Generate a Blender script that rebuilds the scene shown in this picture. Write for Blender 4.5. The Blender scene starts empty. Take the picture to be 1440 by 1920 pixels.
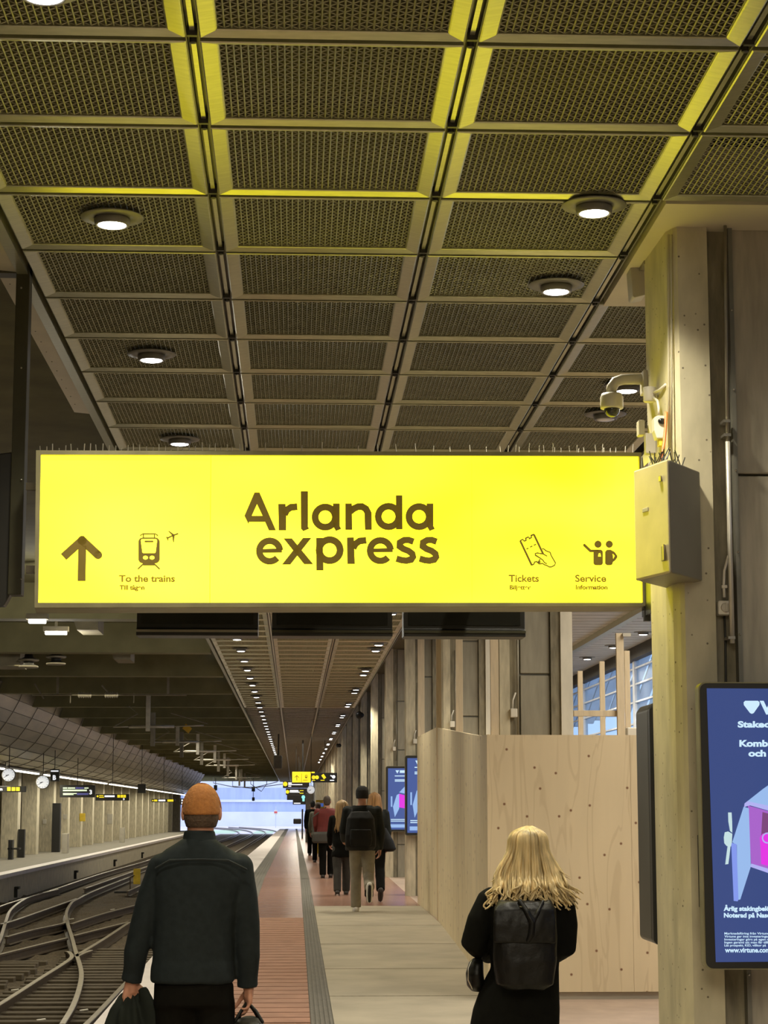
import bpy, bmesh, math, random
from mathutils import Vector, Matrix, noise
from mathutils.geometry import tessellate_polygon
random.seed(7)
C = bpy.context.scene.collection
S = bpy.context.scene
PI = math.pi

# ------------------------------------------------------------------ camera, exposure, world, big lights
F = 3775.0                                   # focal length in pixels of the 1440x1920 frame
EYE = 1.72                                   # camera height over the platform
PITCH = math.atan(560.0 / F)
YAW = math.atan(168.0 / F * math.cos(PITCH))
FW = Vector((math.sin(YAW)*math.cos(PITCH), math.cos(YAW)*math.cos(PITCH), math.sin(PITCH)))
RT = Vector((math.cos(YAW), -math.sin(YAW), 0))
UP = RT.cross(FW)
cam = bpy.data.cameras.new('camera'); camo = bpy.data.objects.new('camera', cam); C.objects.link(camo)
cam.sensor_fit = 'VERTICAL'; cam.sensor_height = 36.0; cam.lens = F*36.0/1920.0
cam.clip_end = 2000
camo.matrix_world = Matrix(((RT.x, UP.x, -FW.x, 0), (RT.y, UP.y, -FW.y, 0), (RT.z, UP.z, -FW.z, EYE), (0, 0, 0, 1)))
S.camera = camo
vs = S.view_settings
vs.view_transform = 'Standard'; vs.look = 'None'; vs.gamma = 1.0; vs.use_curve_mapping = False
vs.exposure = 0.0
W = bpy.data.worlds.new('sky'); S.world = W; W.use_nodes = True
W.node_tree.nodes['Background'].inputs[0].default_value = (0.68, 0.76, 1.0, 1)
W.node_tree.nodes['Background'].inputs[1].default_value = 1.9

def area(name, loc, sx, sy, power, col=(1, .93, .8), rot=(0, 0, 0)):
    l = bpy.data.lights.new(name, 'AREA'); l.shape = 'RECTANGLE'; l.size = sx; l.size_y = sy
    l.energy = power; l.color = col
    o = bpy.data.objects.new(name, l); o.location = loc; o.rotation_euler = rot; C.objects.link(o); return o
# area lights under the hall ceilings: tube lighting, plus added fill
area('platform_fill_behind', (0.2, 0.2, 4.6), 2.8, 8, 520, (1, .91, .72))  # added fill behind the camera, no fixture there
area('concourse_fill', (4.6, 30, 4.6), 2.0, 30, 900, (1, .93, .78))  # added fill to brighten the concourse, stands for no tube
area('concourse_fill_near', (4.2, 14.5, 4.6), 1.4, 4, 130, (1, .92, .78))  # added fill for the near end of the concourse
area('track_tube_light_near', (-5.0, 32, 4.6), 1.2, 40, 300, (1, .89, .60))
area('track_tube_light_far', (-4.6, 110, 4.6), .6, 70, 700, (1, .92, .75))
area('far_platform_tube_light', (-9.2, 105, 2.9), .3, 120, 1900, (1, .93, .74))
area('platform_fill_far', (0.4, 135, 4.6), 1.2, 110, 1500, (1, .93, .8))  # added general fill over the far run of the platform

# ------------------------------------------------------------------ pixel helpers: where a measured point of the photograph stands in the place
EYEV = Vector((0, 0, EYE))
def ray(px, py): return FW + RT*((px-720)/F) + UP*((960-py)/F)
def atY(px, py, Y):
    d = ray(px, py); return EYEV + d*(Y/d.y)
def atZ(px, py, z):
    d = ray(px, py); return EYEV + d*((z-EYE)/d.z)
def fz(y):                                    # platform height along the track
    return .0085*y if y < 42 else .357 - .003*(y-42)

# ------------------------------------------------------------------ materials
MATS = {}
def mat(name, col, rough=.6, metal=0.0, var=.15, scale=6.0, bump=0.0, emit=None, es=0.0, stretch=(1, 1, 1), spec=.5, detail=5):
    m = bpy.data.materials.new(name); m.use_nodes = True
    nt = m.node_tree; b = nt.nodes['Principled BSDF']
    b.inputs['Roughness'].default_value = rough; b.inputs['Metallic'].default_value = metal
    b.inputs['Specular IOR Level'].default_value = spec
    tc = nt.nodes.new('ShaderNodeTexCoord'); mp = nt.nodes.new('ShaderNodeMapping'); mp.inputs['Scale'].default_value = stretch
    nz = nt.nodes.new('ShaderNodeTexNoise'); nz.inputs['Scale'].default_value = scale; nz.inputs['Detail'].default_value = detail
    cr = nt.nodes.new('ShaderNodeValToRGB')
    lo = [max(0, c*(1-var)) for c in col]; hi = [min(1, c*(1+var)) for c in col]
    cr.color_ramp.elements[0].position = .3; cr.color_ramp.elements[1].position = .7
    cr.color_ramp.elements[0].color = (*lo, 1); cr.color_ramp.elements[1].color = (*hi, 1)
    L = nt.links.new
    L(tc.outputs['Object'], mp.inputs[0]); L(mp.outputs[0], nz.inputs['Vector']); L(nz.outputs['Fac'], cr.inputs[0]); L(cr.outputs[0], b.inputs['Base Color'])
    if bump:
        bp = nt.nodes.new('ShaderNodeBump'); bp.inputs['Strength'].default_value = bump; bp.inputs['Distance'].default_value = .02
        L(nz.outputs['Fac'], bp.inputs['Height']); L(bp.outputs[0], b.inputs['Normal'])
    if emit:
        b.inputs['Emission Color'].default_value = (*emit, 1); b.inputs['Emission Strength'].default_value = es
    MATS[name] = m; return m
def srgb(r, g, b):
    f = lambda c: (c/255/12.92) if c <= 10 else ((c/255+.055)/1.055)**2.4
    return (f(r), f(g), f(b))

M_ = {}
M_['alu'] = mat('brushed aluminium', (.46, .45, .30), .36, .8, .10, 9, stretch=(1, 6, 1))
M_['wire'] = mat('dull galvanised wire', (.34, .33, .21), .5, .55, .08)
M_['rail'] = mat('dark channel metal', (.20, .19, .15), .5, .5)
M_['clip'] = mat('black clip metal', (.03, .028, .02), .5)
M_['plenum'] = mat('brown acoustic felt', (.085, .073, .032), .95, 0, .2, 3)
M_['lampring'] = mat('grey lamp ring', (.20, .19, .16), .5, .2)
M_['lens'] = mat('lit lamp lens', (.9, .9, .9), .4, emit=(1, .97, .95), es=14)
M_['lensoff'] = mat('unlit lamp lens', (.7, .7, .68), .2)
M_['beige'] = mat('beige painted sheet', (.60, .54, .37), .6, 0, .06, 3)
M_['fascia'] = mat('grey painted fascia', (.50, .45, .31), .6, 0, .08, 3)
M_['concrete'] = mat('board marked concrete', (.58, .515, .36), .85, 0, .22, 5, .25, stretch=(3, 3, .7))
M_['dullterra'] = mat('worn dull terracotta', (.36, .265, .195), .7, 0, .12, 4)
M_['concpale'] = mat('pale smooth concrete', (.70, .65, .53), .8, 0, .10, 4, .1, stretch=(2, 2, .8))
M_['panelgrey'] = mat('dull grey pier sheet', (.30, .272, .20), .55, .15, .12, 6, stretch=(4, 4, .6))
M_['slat'] = mat('pale ceiling slat', (.50, .48, .41), .5, .2, .08)
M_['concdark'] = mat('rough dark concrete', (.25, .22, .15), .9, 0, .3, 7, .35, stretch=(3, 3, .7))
M_['concmid'] = mat('mid grey concrete', (.31, .27, .20), .9, 0, .22, 5, .3, stretch=(3, 3, .7))
M_['panel'] = mat('brushed grey wall sheet', (.42, .375, .275), .55, .15, .14, 6, stretch=(4, 4, .6))
M_['hallroof'] = mat('dark hall roof concrete', (.12, .108, .042), .9, 0, .2, 2)
M_['beam'] = mat('hall roof beam concrete', (.19, .172, .08), .9, 0, .15, 2)
M_['duct'] = mat('pale duct sheet', (.25, .22, .14), .7)
M_['black'] = mat('black casing', (.016, .015, .011), .45, 0, .1)
M_['blackgloss'] = mat('black glossy casing', (.012, .012, .010), .18)
M_['darkframe'] = mat('dark steel frame', (.05, .046, .022), .5, .3)
M_['white'] = mat('white plastic', (.72, .67, .56), .5, 0, .05)
M_['offwhite'] = mat('light grey plastic', (.50, .46, .37), .5, 0, .06)
M_['whitestrip'] = mat('white platform edging', (.80, .72, .66), .6, 0, .06, 3)
M_['tactile'] = mat('grey tactile paving', (.17, .155, .125), .7, 0, .15, 12)
M_['terra'] = mat('terracotta paving', (.40, .215, .14), .62, 0, .14, 5)
M_['terragloss'] = mat('polished terracotta paving', (.33, .18, .125), .26, 0, .18, 2.2, .05, stretch=(.5, 4, 1))
M_['joint'] = mat('dark paving joint', (.12, .07, .05), .9)
M_['patch'] = mat('worn concrete screed', (.43, .375, .275), .75, 0, .16, 1.6, .08)
M_['farfloor'] = mat('grey platform asphalt', (.24, .215, .16), .8, 0, .12, 3)
M_['ballast'] = mat('brown track ballast', (.095, .070, .038), .95, 0, .55, 22, .9)
M_['railsteel'] = mat('rusty rail steel', (.09, .066, .04), .45, .35, .25, 9)
M_['railtop'] = mat('polished rail head', (.33, .28, .19), .4, .5, .15)
M_['sleeper'] = mat('weathered sleeper timber', (.11, .085, .05), .85, 0, .25, 8, .3, stretch=(1, 6, 3))
M_['timber'] = mat('sawn pine timber', (.70, .57, .38), .7, 0, .12, 5, stretch=(5, 5, .6))
M_['skin'] = mat('skin', (.50, .24, .15), .55, 0, .08, 14)
M_['navy'] = mat('dark navy cotton', (.0135, .0185, .019), .85, 0, .18, 30, .08, spec=.2)
M_['navyyoke'] = mat('dark teal cotton', (.014, .019, .019), .9, 0, .18, 30, .08)
M_['trouser'] = mat('black trouser cloth', (.0045, .004, .0025), .9, 0, .2, 30, spec=.12)
M_['ochre'] = mat('ochre knit wool', (.37, .145, .034), .9, 0, .14, 60, .35)
M_['shorthair'] = mat('short dark brown hair', (.075, .045, .025), .8, 0, .3, 80, .5)
M_['blackcoat'] = mat('black wool coat', (.0045, .0045, .003), .9, 0, .2, 20, .1, spec=.12)
M_['blackleather'] = mat('creased black leather', (.0035, .003, .002), .45, 0, .2, 9, .5, spec=.28)
M_['cloth'] = mat('dark green black cloth', (.011, .014, .010), .85, 0, .25, 14, .2, spec=.2)
M_['blonde'] = mat('blonde hair', (.56, .42, .20), .42, 0, .5, 40, .2, stretch=(1, 1, .12))
M_['dirtyblonde'] = mat('honey blonde hair', (.33, .21, .085), .5, 0, .3, 40, .2, stretch=(1, 1, .12))
M_['auburn'] = mat('light auburn hair', (.42, .22, .08), .5, 0, .3, 40, .2, stretch=(1, 1, .12))
M_['greyhair'] = mat('grey brown hair', (.07, .05, .035), .8, 0, .3, 60)
M_['darkknit'] = mat('black knit wool', (.012, .011, .009), .9, 0, .2, 60, .3)
M_['slate'] = mat('dark slate jacket', (.014, .016, .014), .7, 0, .2, 12, spec=.2)
M_['blackbag'] = mat('black nylon', (.006, .0055, .004), .6, 0, .2, 12, spec=.25)
M_['greytrouser'] = mat('grey trouser cloth', (.27, .235, .17), .85, 0, .12, 14)
M_['denim'] = mat('dark grey denim', (.035, .032, .024), .85, 0, .15, 14)
M_['red'] = mat('red jacket cloth', (.13, .014, .010), .75, 0, .12, 10)
M_['olive'] = mat('grey olive jacket', (.10, .095, .065), .8)
M_['shoe'] = mat('dark shoe', (.03, .022, .015), .6)
M_['sole'] = mat('black rubber sole', (.015, .014, .012), .7)
M_['shoewhite'] = mat('white shoe rubber', (.72, .68, .62), .6)
M_['mall'] = mat('dark concourse fittings', (.05, .045, .035), .7)
M_['cabinet'] = mat('dented lit cream cabinet paint', (.66, .58, .34), .42, .1, .12, 4, .12)  # door colour lightened to carry the yellow sign's light
M_['orange'] = mat('orange conduit plastic', (.75, .20, .05), .5)
M_['yellowplastic'] = mat('yellow plastic', (.70, .55, .05), .5)
M_['chrome'] = mat('worn metal', (.5, .47, .4), .3, .9)
M_['domeglass'] = mat('smoked dome', (.03, .03, .025), .08)
M_['ink'] = mat('brown sign vinyl', (.13, .085, .008), .6, 0, .12, 12, emit=(.13, .085, .004), es=.55)
M_['inklight'] = mat('thin brown sign vinyl', (.2, .13, .01), .6, 0, .08, 12, emit=(.14, .08, .002), es=1)
M_['signback'] = mat('sign casing aluminium', (.25, .225, .12), .5, .4)
M_['clockface'] = mat('lit clock face', (.8, .8, .8), .5, emit=(.75, .78, .80), es=.7)
M_['signyellow'] = mat('lit yellow sign face', (.8, .62, .02), .5, emit=(1, .80, .02), es=.75)
M_['signwhite'] = mat('lit white lettering', (.8, .8, .8), .5, emit=(.85, .88, .95), es=.9)
M_['signgreen'] = mat('lit pale green rows', (.7, .8, .6), .5, emit=(.72, .85, .60), es=.8)
M_['signblue'] = mat('lit blue rows', (.1, .1, .3), .5, emit=(.06, .06, .20), es=.8)
M_['signcyan'] = mat('lit cyan symbol', (.3, .8, .8), .5, emit=(.25, .8, .8), es=.8)
M_['tubelight'] = mat('lit fluorescent tube', (.9, .9, .8), .5, emit=(1, .95, .78), es=4)
M_['fixture'] = mat('lit hall fixture', (.9, .9, .9), .5, emit=(1, .98, .92), es=6)
M_['canopy'] = mat('dull metal canopy sheet', (.36, .315, .205), .38, .65, .25, 1.2, .1, stretch=(1, .35, 3))
M_['seam'] = mat('dark sheet seam', (.10, .085, .055), .6)
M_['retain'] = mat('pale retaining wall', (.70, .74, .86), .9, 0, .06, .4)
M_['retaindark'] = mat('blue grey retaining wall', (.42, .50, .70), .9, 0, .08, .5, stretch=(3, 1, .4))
M_['outground'] = mat('pale outdoor gravel', (.66, .62, .66), .9, 0, .12, .6)
M_['outgreen'] = mat('pale green weeds', (.45, .60, .42), .9, 0, .2, 1)
M_['glassframe'] = mat('white roof steel', (.55, .58, .62), .5)
M_['signred'] = mat('red warning paint', (.7, .08, .08), .6)
M_['yellowpaint'] = mat('yellow paint', (.70, .48, .03), .6)
M_['redtrain'] = mat('red train paint', (.3, .04, .03), .5)
M_['postgrey'] = mat('pale galvanised steel', (.62, .58, .48), .4, .5)
M_['steelgrey'] = mat('dull galvanised steel', (.30, .27, .20), .5, .5)

def glass_mat():
    m = bpy.data.materials.new('pale roof glass'); m.use_nodes = True; nt = m.node_tree
    b = nt.nodes['Principled BSDF']; tr = nt.nodes.new('ShaderNodeBsdfTransparent'); mx = nt.nodes.new('ShaderNodeMixShader')
    tr.inputs[0].default_value = (.62, .74, .84, 1); mx.inputs[0].default_value = .12
    b.inputs['Roughness'].default_value = .1
    nt.links.new(tr.outputs[0], mx.inputs[1]); nt.links.new(b.outputs[0], mx.inputs[2]); nt.links.new(mx.outputs[0], nt.nodes['Material Output'].inputs[0])
    return m
M_['glass'] = glass_mat()

def plywood(name, col, knots=(1, 0, 1)):
    m = mat(name, col, .6, 0, .08, 2.2, 0, stretch=(1.3, 1.3, .22)); nt = m.node_tree; b = nt.nodes['Principled BSDF']; L = nt.links.new
    base = b.inputs['Base Color'].links[0].from_socket
    tc = nt.nodes.new('ShaderNodeTexCoord'); mp = nt.nodes.new('ShaderNodeMapping'); mp.inputs['Scale'].default_value = (3.2, 3.2, .45); L(tc.outputs['Object'], mp.inputs[0])
    nz = nt.nodes.new('ShaderNodeTexNoise'); nz.inputs['Scale'].default_value = 1.6; nz.inputs['Detail'].default_value = 2; nz.inputs['Distortion'].default_value = 1.2; L(mp.outputs[0], nz.inputs['Vector'])
    ml = nt.nodes.new('ShaderNodeMath'); ml.operation = 'MULTIPLY'; ml.inputs[1].default_value = 16; L(nz.outputs['Fac'], ml.inputs[0])
    sn = nt.nodes.new('ShaderNodeMath'); sn.operation = 'SINE'; L(ml.outputs[0], sn.inputs[0])
    r1 = nt.nodes.new('ShaderNodeValToRGB'); r1.color_ramp.elements[0].position = .86; r1.color_ramp.elements[1].position = 1.0
    r1.color_ramp.elements[0].color = (0, 0, 0, 1); r1.color_ramp.elements[1].color = (.22, .22, .22, 1); L(sn.outputs[0], r1.inputs[0])
    mx = nt.nodes.new('ShaderNodeMixRGB'); mx.inputs[2].default_value = (col[0]*.55, col[1]*.46, col[2]*.36, 1); L(r1.outputs[0], mx.inputs[0]); L(base, mx.inputs[1])
    vo = nt.nodes.new('ShaderNodeTexVoronoi'); vo.inputs['Scale'].default_value = 3.4 if knots[0] == 1 else 2.0; vo.voronoi_dimensions = '2D'; sp_ = nt.nodes.new('ShaderNodeSeparateXYZ'); cb_ = nt.nodes.new('ShaderNodeCombineXYZ'); L(tc.outputs['Object'], sp_.inputs[0]); L(sp_.outputs[0 if knots[0] == 1 else 1], cb_.inputs[0]); L(sp_.outputs[2], cb_.inputs[1]); L(cb_.outputs[0], vo.inputs['Vector'])
    r2 = nt.nodes.new('ShaderNodeValToRGB'); r2.color_ramp.elements[0].position = .022; r2.color_ramp.elements[1].position = .05
    r2.color_ramp.elements[0].color = (1, 1, 1, 1); r2.color_ramp.elements[1].color = (0, 0, 0, 1); L(vo.outputs['Distance'], r2.inputs[0])
    m2 = nt.nodes.new('ShaderNodeMixRGB'); m2.inputs[2].default_value = (.20, .085, .035, 1); L(r2.outputs[0], m2.inputs[0]); L(mx.outputs[0], m2.inputs[1])
    L(m2.outputs[0], b.inputs['Base Color']); return m
M_['plywood'] = plywood('knotty spruce plywood', (.70, .565, .35))
M_['plyside'] = plywood('plain spruce plywood', (.84, .70, .45), (.2, .2, .2))

def pitted(m):                                # pores and stains of the big concrete pillar
    nt = m.node_tree; b = nt.nodes['Principled BSDF']; L = nt.links.new
    base = b.inputs['Base Color'].links[0].from_socket
    tc = nt.nodes.new('ShaderNodeTexCoord'); vo = nt.nodes.new('ShaderNodeTexVoronoi'); vo.inputs['Scale'].default_value = 17; L(tc.outputs['Object'], vo.inputs['Vector'])
    r2 = nt.nodes.new('ShaderNodeValToRGB'); r2.color_ramp.elements[0].position = .06; r2.color_ramp.elements[1].position = .12
    r2.color_ramp.elements[0].color = (1, 1, 1, 1); r2.color_ramp.elements[1].color = (0, 0, 0, 1); L(vo.outputs['Distance'], r2.inputs[0])
    m2 = nt.nodes.new('ShaderNodeMixRGB'); m2.inputs[2].default_value = (.14, .11, .07, 1); L(r2.outputs[0], m2.inputs[0]); L(base, m2.inputs[1])
    L(m2.outputs[0], b.inputs['Base Color'])
M_['pillar'] = mat('pitted concrete', (.56, .50, .33), .82, 0, .20, 3.2, .2, stretch=(2, 2, .8)); pitted(M_['pillar'])

def sign_mat(name):                           # yellow acrylic lit by tubes behind it
    m = bpy.data.materials.new(name); m.use_nodes = True; nt = m.node_tree; b = nt.nodes['Principled BSDF']; L = nt.links.new
    b.inputs['Base Color'].default_value = (.75, .62, .02, 1); b.inputs['Roughness'].default_value = .25
    tc = nt.nodes.new('ShaderNodeTexCoord'); mp = nt.nodes.new('ShaderNodeMapping'); mp.inputs['Scale'].default_value = (.9, .9, 1.9)
    nz = nt.nodes.new('ShaderNodeTexNoise'); nz.inputs['Scale'].default_value = 1.1; nz.inputs['Detail'].default_value = 1
    L(tc.outputs['Object'], mp.inputs[0]); L(mp.outputs[0], nz.inputs['Vector'])
    cr = nt.nodes.new('ShaderNodeValToRGB'); cr.color_ramp.elements[0].position = .35; cr.color_ramp.elements[1].position = .68
    cr.color_ramp.elements[0].color = (1, .88, .006, 1); cr.color_ramp.elements[1].color = (1, .95, .022, 1)
    L(nz.outputs['Fac'], cr.inputs[0]); L(cr.outputs[0], b.inputs['Emission Color']); b.inputs['Emission Strength'].default_value = 3.3
    return m
M_['signface'] = sign_mat('backlit yellow acrylic')

def screen_mat():
    m = bpy.data.materials.new('lit blue screen'); m.use_nodes = True; nt = m.node_tree; b = nt.nodes['Principled BSDF']
    b.inputs['Base Color'].default_value = (.01, .012, .03, 1); b.inputs['Roughness'].default_value = .12
    b.inputs['Emission Color'].default_value = (.040, .068, .215, 1); b.inputs['Emission Strength'].default_value = 1.0
    return m
M_['screen'] = screen_mat()
def glow(name, col, s=1.0):
    m = bpy.data.materials.new(name); m.use_nodes = True; b = m.node_tree.nodes['Principled BSDF']
    b.inputs['Base Color'].default_value = (.02, .02, .02, 1); b.inputs['Emission Color'].default_value = (*col, 1); b.inputs['Emission Strength'].default_value = s
    M_[name] = m; return m
glow('screen_text', srgb(205, 235, 255)); glow('screen_pale', srgb(150, 185, 235)); glow('screen_mid', srgb(128, 150, 235)); glow('screen_white', srgb(195, 222, 225))
glow('screen_magenta', srgb(225, 45, 225)); glow('screen_purple', srgb(165, 95, 200)); glow('screen_pinkdark', srgb(120, 62, 120)); glow('screen_lilac', srgb(175, 175, 240)); glow('screen_grey', srgb(95, 110, 130))
glow('screen_far', srgb(60, 85, 150)); glow('screen_faint', srgb(78, 80, 150))

# ------------------------------------------------------------------ mesh helpers
class MB:
    def __init__(s): s.v = []; s.f = []
    def add(s, vs, fs):
        n = len(s.v); s.v += [Vector(p) for p in vs]; s.f += [tuple(i+n for i in f) for f in fs]; return s
    def box(s, x0, x1, y0, y1, z0, z1):
        return s.add([(x0,y0,z0),(x1,y0,z0),(x1,y1,z0),(x0,y1,z0),(x0,y0,z1),(x1,y0,z1),(x1,y1,z1),(x0,y1,z1)],
                     [(0,3,2,1),(4,5,6,7),(0,1,5,4),(1,2,6,5),(2,3,7,6),(3,0,4,7)])
    def hexa(s, a, b):                        # two quads of four points each
        return s.add(list(a)+list(b), [(3,2,1,0),(4,5,6,7),(0,1,5,4),(1,2,6,5),(2,3,7,6),(3,0,4,7)])
    def obox(s, c, ex, ey, ez):               # oriented box: centre and three half-axes
        c, ex, ey, ez = map(Vector, (c, ex, ey, ez)); P = []
        for k in (-1, 1):
            P += [c-ex-ey+ez*k, c+ex-ey+ez*k, c+ex+ey+ez*k, c-ex+ey+ez*k]
        return s.hexa(P[:4], P[4:])
    def strip(s, x0, x1, ys, z0f, th=.05):    # slab following the platform height
        for a, b in zip(ys[:-1], ys[1:]):
            za, zb = z0f(a), z0f(b)
            s.hexa([(x0,a,za-th),(x1,a,za-th),(x1,b,zb-th),(x0,b,zb-th)], [(x0,a,za),(x1,a,za),(x1,b,zb),(x0,b,zb)])
        return s
    def tube(s, path, rad, n=8, cap=True, rnd=False):
        path = [Vector(p) for p in path]; k = len(path)
        rad = [rad]*k if isinstance(rad, (int, float)) else list(rad)
        if rnd:
            t0 = (path[0]-path[1]).normalized(); t1 = (path[-1]-path[-2]).normalized()
            pre = [(path[0]+t0*rad[0]*math.sin(a), rad[0]*math.cos(a)) for a in (1.45, .95, .5)]
            post = [(path[-1]+t1*rad[-1]*math.sin(a), rad[-1]*math.cos(a)) for a in (.5, .95, 1.45)]
            path = [p for p, _ in pre]+path+[p for p, _ in post]; rad = [r for _, r in pre]+rad+[r for _, r in post]; k = len(path)
        base = len(s.v); up = None
        for i, p in enumerate(path):
            t = (path[min(i+1, k-1)]-path[max(i-1, 0)])
            t = t.normalized() if t.length > 1e-9 else Vector((0, 0, 1))
            if up is None:
                up = Vector((0, 0, 1)) if abs(t.z) < .9 else Vector((1, 0, 0))
            a = (up - t*up.dot(t)).normalized(); b = t.cross(a); up = a
            for j in range(n):
                th = 2*PI*j/n; s.v.append(p + (a*math.cos(th)+b*math.sin(th))*rad[i])
        for i in range(k-1):
            for j in range(n):
                j2 = (j+1) % n
                s.f.append((base+i*n+j, base+i*n+j2, base+(i+1)*n+j2, base+(i+1)*n+j))
        if cap:
            s.f.append(tuple(base+j for j in reversed(range(n)))); s.f.append(tuple(base+(k-1)*n+j for j in range(n)))
        return s
    def loft(s, secs, n=24, power=2.0):       # horizontal rings: (centre, half width x, half depth y[, rotation])
        base = len(s.v); k = len(secs)
        for sec in secs:
            c, rx, ry = Vector(sec[0]), sec[1], sec[2]; rz = sec[3] if len(sec) > 3 else 0
            for j in range(n):
                th = 2*PI*j/n; ct, st = math.cos(th), math.sin(th)
                q = (abs(ct)**power+abs(st)**power)**(-1/power)
                x, y = rx*ct*q, ry*st*q
                s.v.append(c+Vector((x*math.cos(rz)-y*math.sin(rz), x*math.sin(rz)+y*math.cos(rz), 0)))
        for i in range(k-1):
            for j in range(n):
                j2 = (j+1) % n; s.f.append((base+i*n+j, base+i*n+j2, base+(i+1)*n+j2, base+(i+1)*n+j))
        s.f.append(tuple(base+j for j in reversed(range(n)))); s.f.append(tuple(base+(k-1)*n+j for j in range(n)))
        return s
    def ball(s, c, rx, ry, rz, n=16, m=10):
        c = Vector(c); base = len(s.v)
        s.v.append(c-Vector((0, 0, rz)))
        for i in range(1, m):
            ph = -PI/2+PI*i/m
            for j in range(n):
                th = 2*PI*j/n; s.v.append(c+Vector((rx*math.cos(ph)*math.cos(th), ry*math.cos(ph)*math.sin(th), rz*math.sin(ph))))
        s.v.append(c+Vector((0, 0, rz))); top = len(s.v)-1
        for j in range(n): s.f.append((base, base+1+(j+1) % n, base+1+j))
        for i in range(m-2):
            for j in range(n):
                a = base+1+i*n; s.f.append((a+j, a+(j+1) % n, a+n+(j+1) % n, a+n+j))
        a = base+1+(m-2)*n
        for j in range(n): s.f.append((a+j, a+(j+1) % n, top))
        return s
    def lathe(s, c, prof, n=24, axis='z'):    # profile of (radius, offset along axis)
        c = Vector(c); base = len(s.v); k = len(prof)
        for r, h in prof:
            for j in range(n):
                th = 2*PI*j/n; a, b = r*math.cos(th), r*math.sin(th)
                s.v.append(c+(Vector((a, b, h)) if axis == 'z' else Vector((a, h, b)) if axis == 'y' else Vector((h, a, b))))
        for i in range(k-1):
            for j in range(n):
                j2 = (j+1) % n; s.f.append((base+i*n+j, base+i*n+j2, base+(i+1)*n+j2, base+(i+1)*n+j))
        s.f.append(tuple(base+j for j in range(n))); s.f.append(tuple(base+(k-1)*n+j for j in range(n)))
        return s
    def prism(s, pts, d):                     # planar polygon of 3-D points pushed along d
        d = Vector(d); n = len(pts); P = [Vector(p) for p in pts]
        tris = tessellate_polygon([P])
        return s.add(P+[p+d for p in P], [tuple(t) for t in tris]+[tuple(i+n for i in reversed(t)) for t in tris]+[(i, (i+1) % n, (i+1) % n+n, i+n) for i in range(n)])
    def mesh(s, name, off=Vector((0, 0, 0)), smooth=False, recalc=True):
        me = bpy.data.meshes.new(name); me.from_pydata([p-off for p in s.v], [], s.f)
        if recalc:
            bm = bmesh.new(); bm.from_mesh(me); bmesh.ops.recalc_face_normals(bm, faces=bm.faces); bm.to_mesh(me); bm.free()
        if smooth:
            for p in me.polygons: p.use_smooth = True
        me.update(); return me

def wloc(o):
    return wloc(o.parent)+o.location if o is not None and o.parent is not None else (o.location.copy() if o is not None else Vector((0, 0, 0)))
def link(name, me, m, parent=None, loc=None):
    o = bpy.data.objects.new(name, me); C.objects.link(o)
    if m is not None and not me.materials: me.materials.append(M_[m] if isinstance(m, str) else m)
    if loc is not None: o.location = loc
    if parent is not None: o.parent = parent
    return o
def part(name, mb, m, parent, smooth=False, label=None, bevel=0):
    me = mb.mesh(name, wloc(parent), smooth); o = link(name, me, m, parent)
    if label: o['label'] = label
    if bevel: bev(o, bevel)
    return o
def bev(o, w, seg=2):
    b = o.modifiers.new('bevel', 'BEVEL'); b.width = w; b.segments = seg; b.limit_method = 'ANGLE'
def tag(o, label, cat, group=None, kind=None):
    o['label'] = label
    o['category'] = cat
    if group: o['group'] = group
    if kind: o['kind'] = kind
    return o
def thing(name, label, cat, loc, group=None):
    o = bpy.data.objects.new(name, None); C.objects.link(o); o.location = Vector(loc); o.empty_display_size = .1
    return tag(o, label, cat, group)
def solo(name, mb, m, label, cat, group=None, smooth=False, bevel=0, kind=None):
    c = mb.v[0].copy(); lo = Vector((min(p.x for p in mb.v), min(p.y for p in mb.v), min(p.z for p in mb.v))); hi = Vector((max(p.x for p in mb.v), max(p.y for p in mb.v), 0))
    c = Vector(((lo.x+hi.x)/2, (lo.y+hi.y)/2, lo.z))
    o = link(name, mb.mesh(name, c, smooth), m, None, c)
    if bevel: bev(o, bevel)
    return tag(o, label, cat, group, kind)
def struct(name, mb, m, label=None, smooth=False, bevel=0, parent=None):
    o = link(name, mb.mesh(name, wloc(parent) if parent else Vector((0, 0, 0)), smooth), m, parent)
    if parent is None: o['kind'] = 'structure'
    if label: o['label'] = label
    if bevel: bev(o, bevel)
    return o
def dup(root, loc, label=None, group=None):
    r = root.copy(); C.objects.link(r); r.location = loc
    if label: r['label'] = label
    if group: r['group'] = group
    for ch in list(root.children):
        c = ch.copy(); C.objects.link(c); c.parent = r
        for g in list(ch.children):
            d = g.copy(); C.objects.link(d); d.parent = c
    return r
DG = lambda: bpy.context.evaluated_depsgraph_get()
def remesh(mb, voxel, smooth=4, factor=.5):   # fuse overlapping shells into one continuous surface
    me = mb.mesh('tmp'); o = bpy.data.objects.new('tmp', me); C.objects.link(o)
    r = o.modifiers.new('r', 'REMESH'); r.mode = 'VOXEL'; r.voxel_size = voxel; r.adaptivity = 0
    if smooth:
        sm = o.modifiers.new('s', 'SMOOTH'); sm.iterations = smooth; sm.factor = factor
    out = bpy.data.meshes.new_from_object(o.evaluated_get(DG()))
    bpy.data.objects.remove(o); bpy.data.meshes.remove(me)
    for p in out.polygons: p.use_smooth = True
    return out
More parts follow.
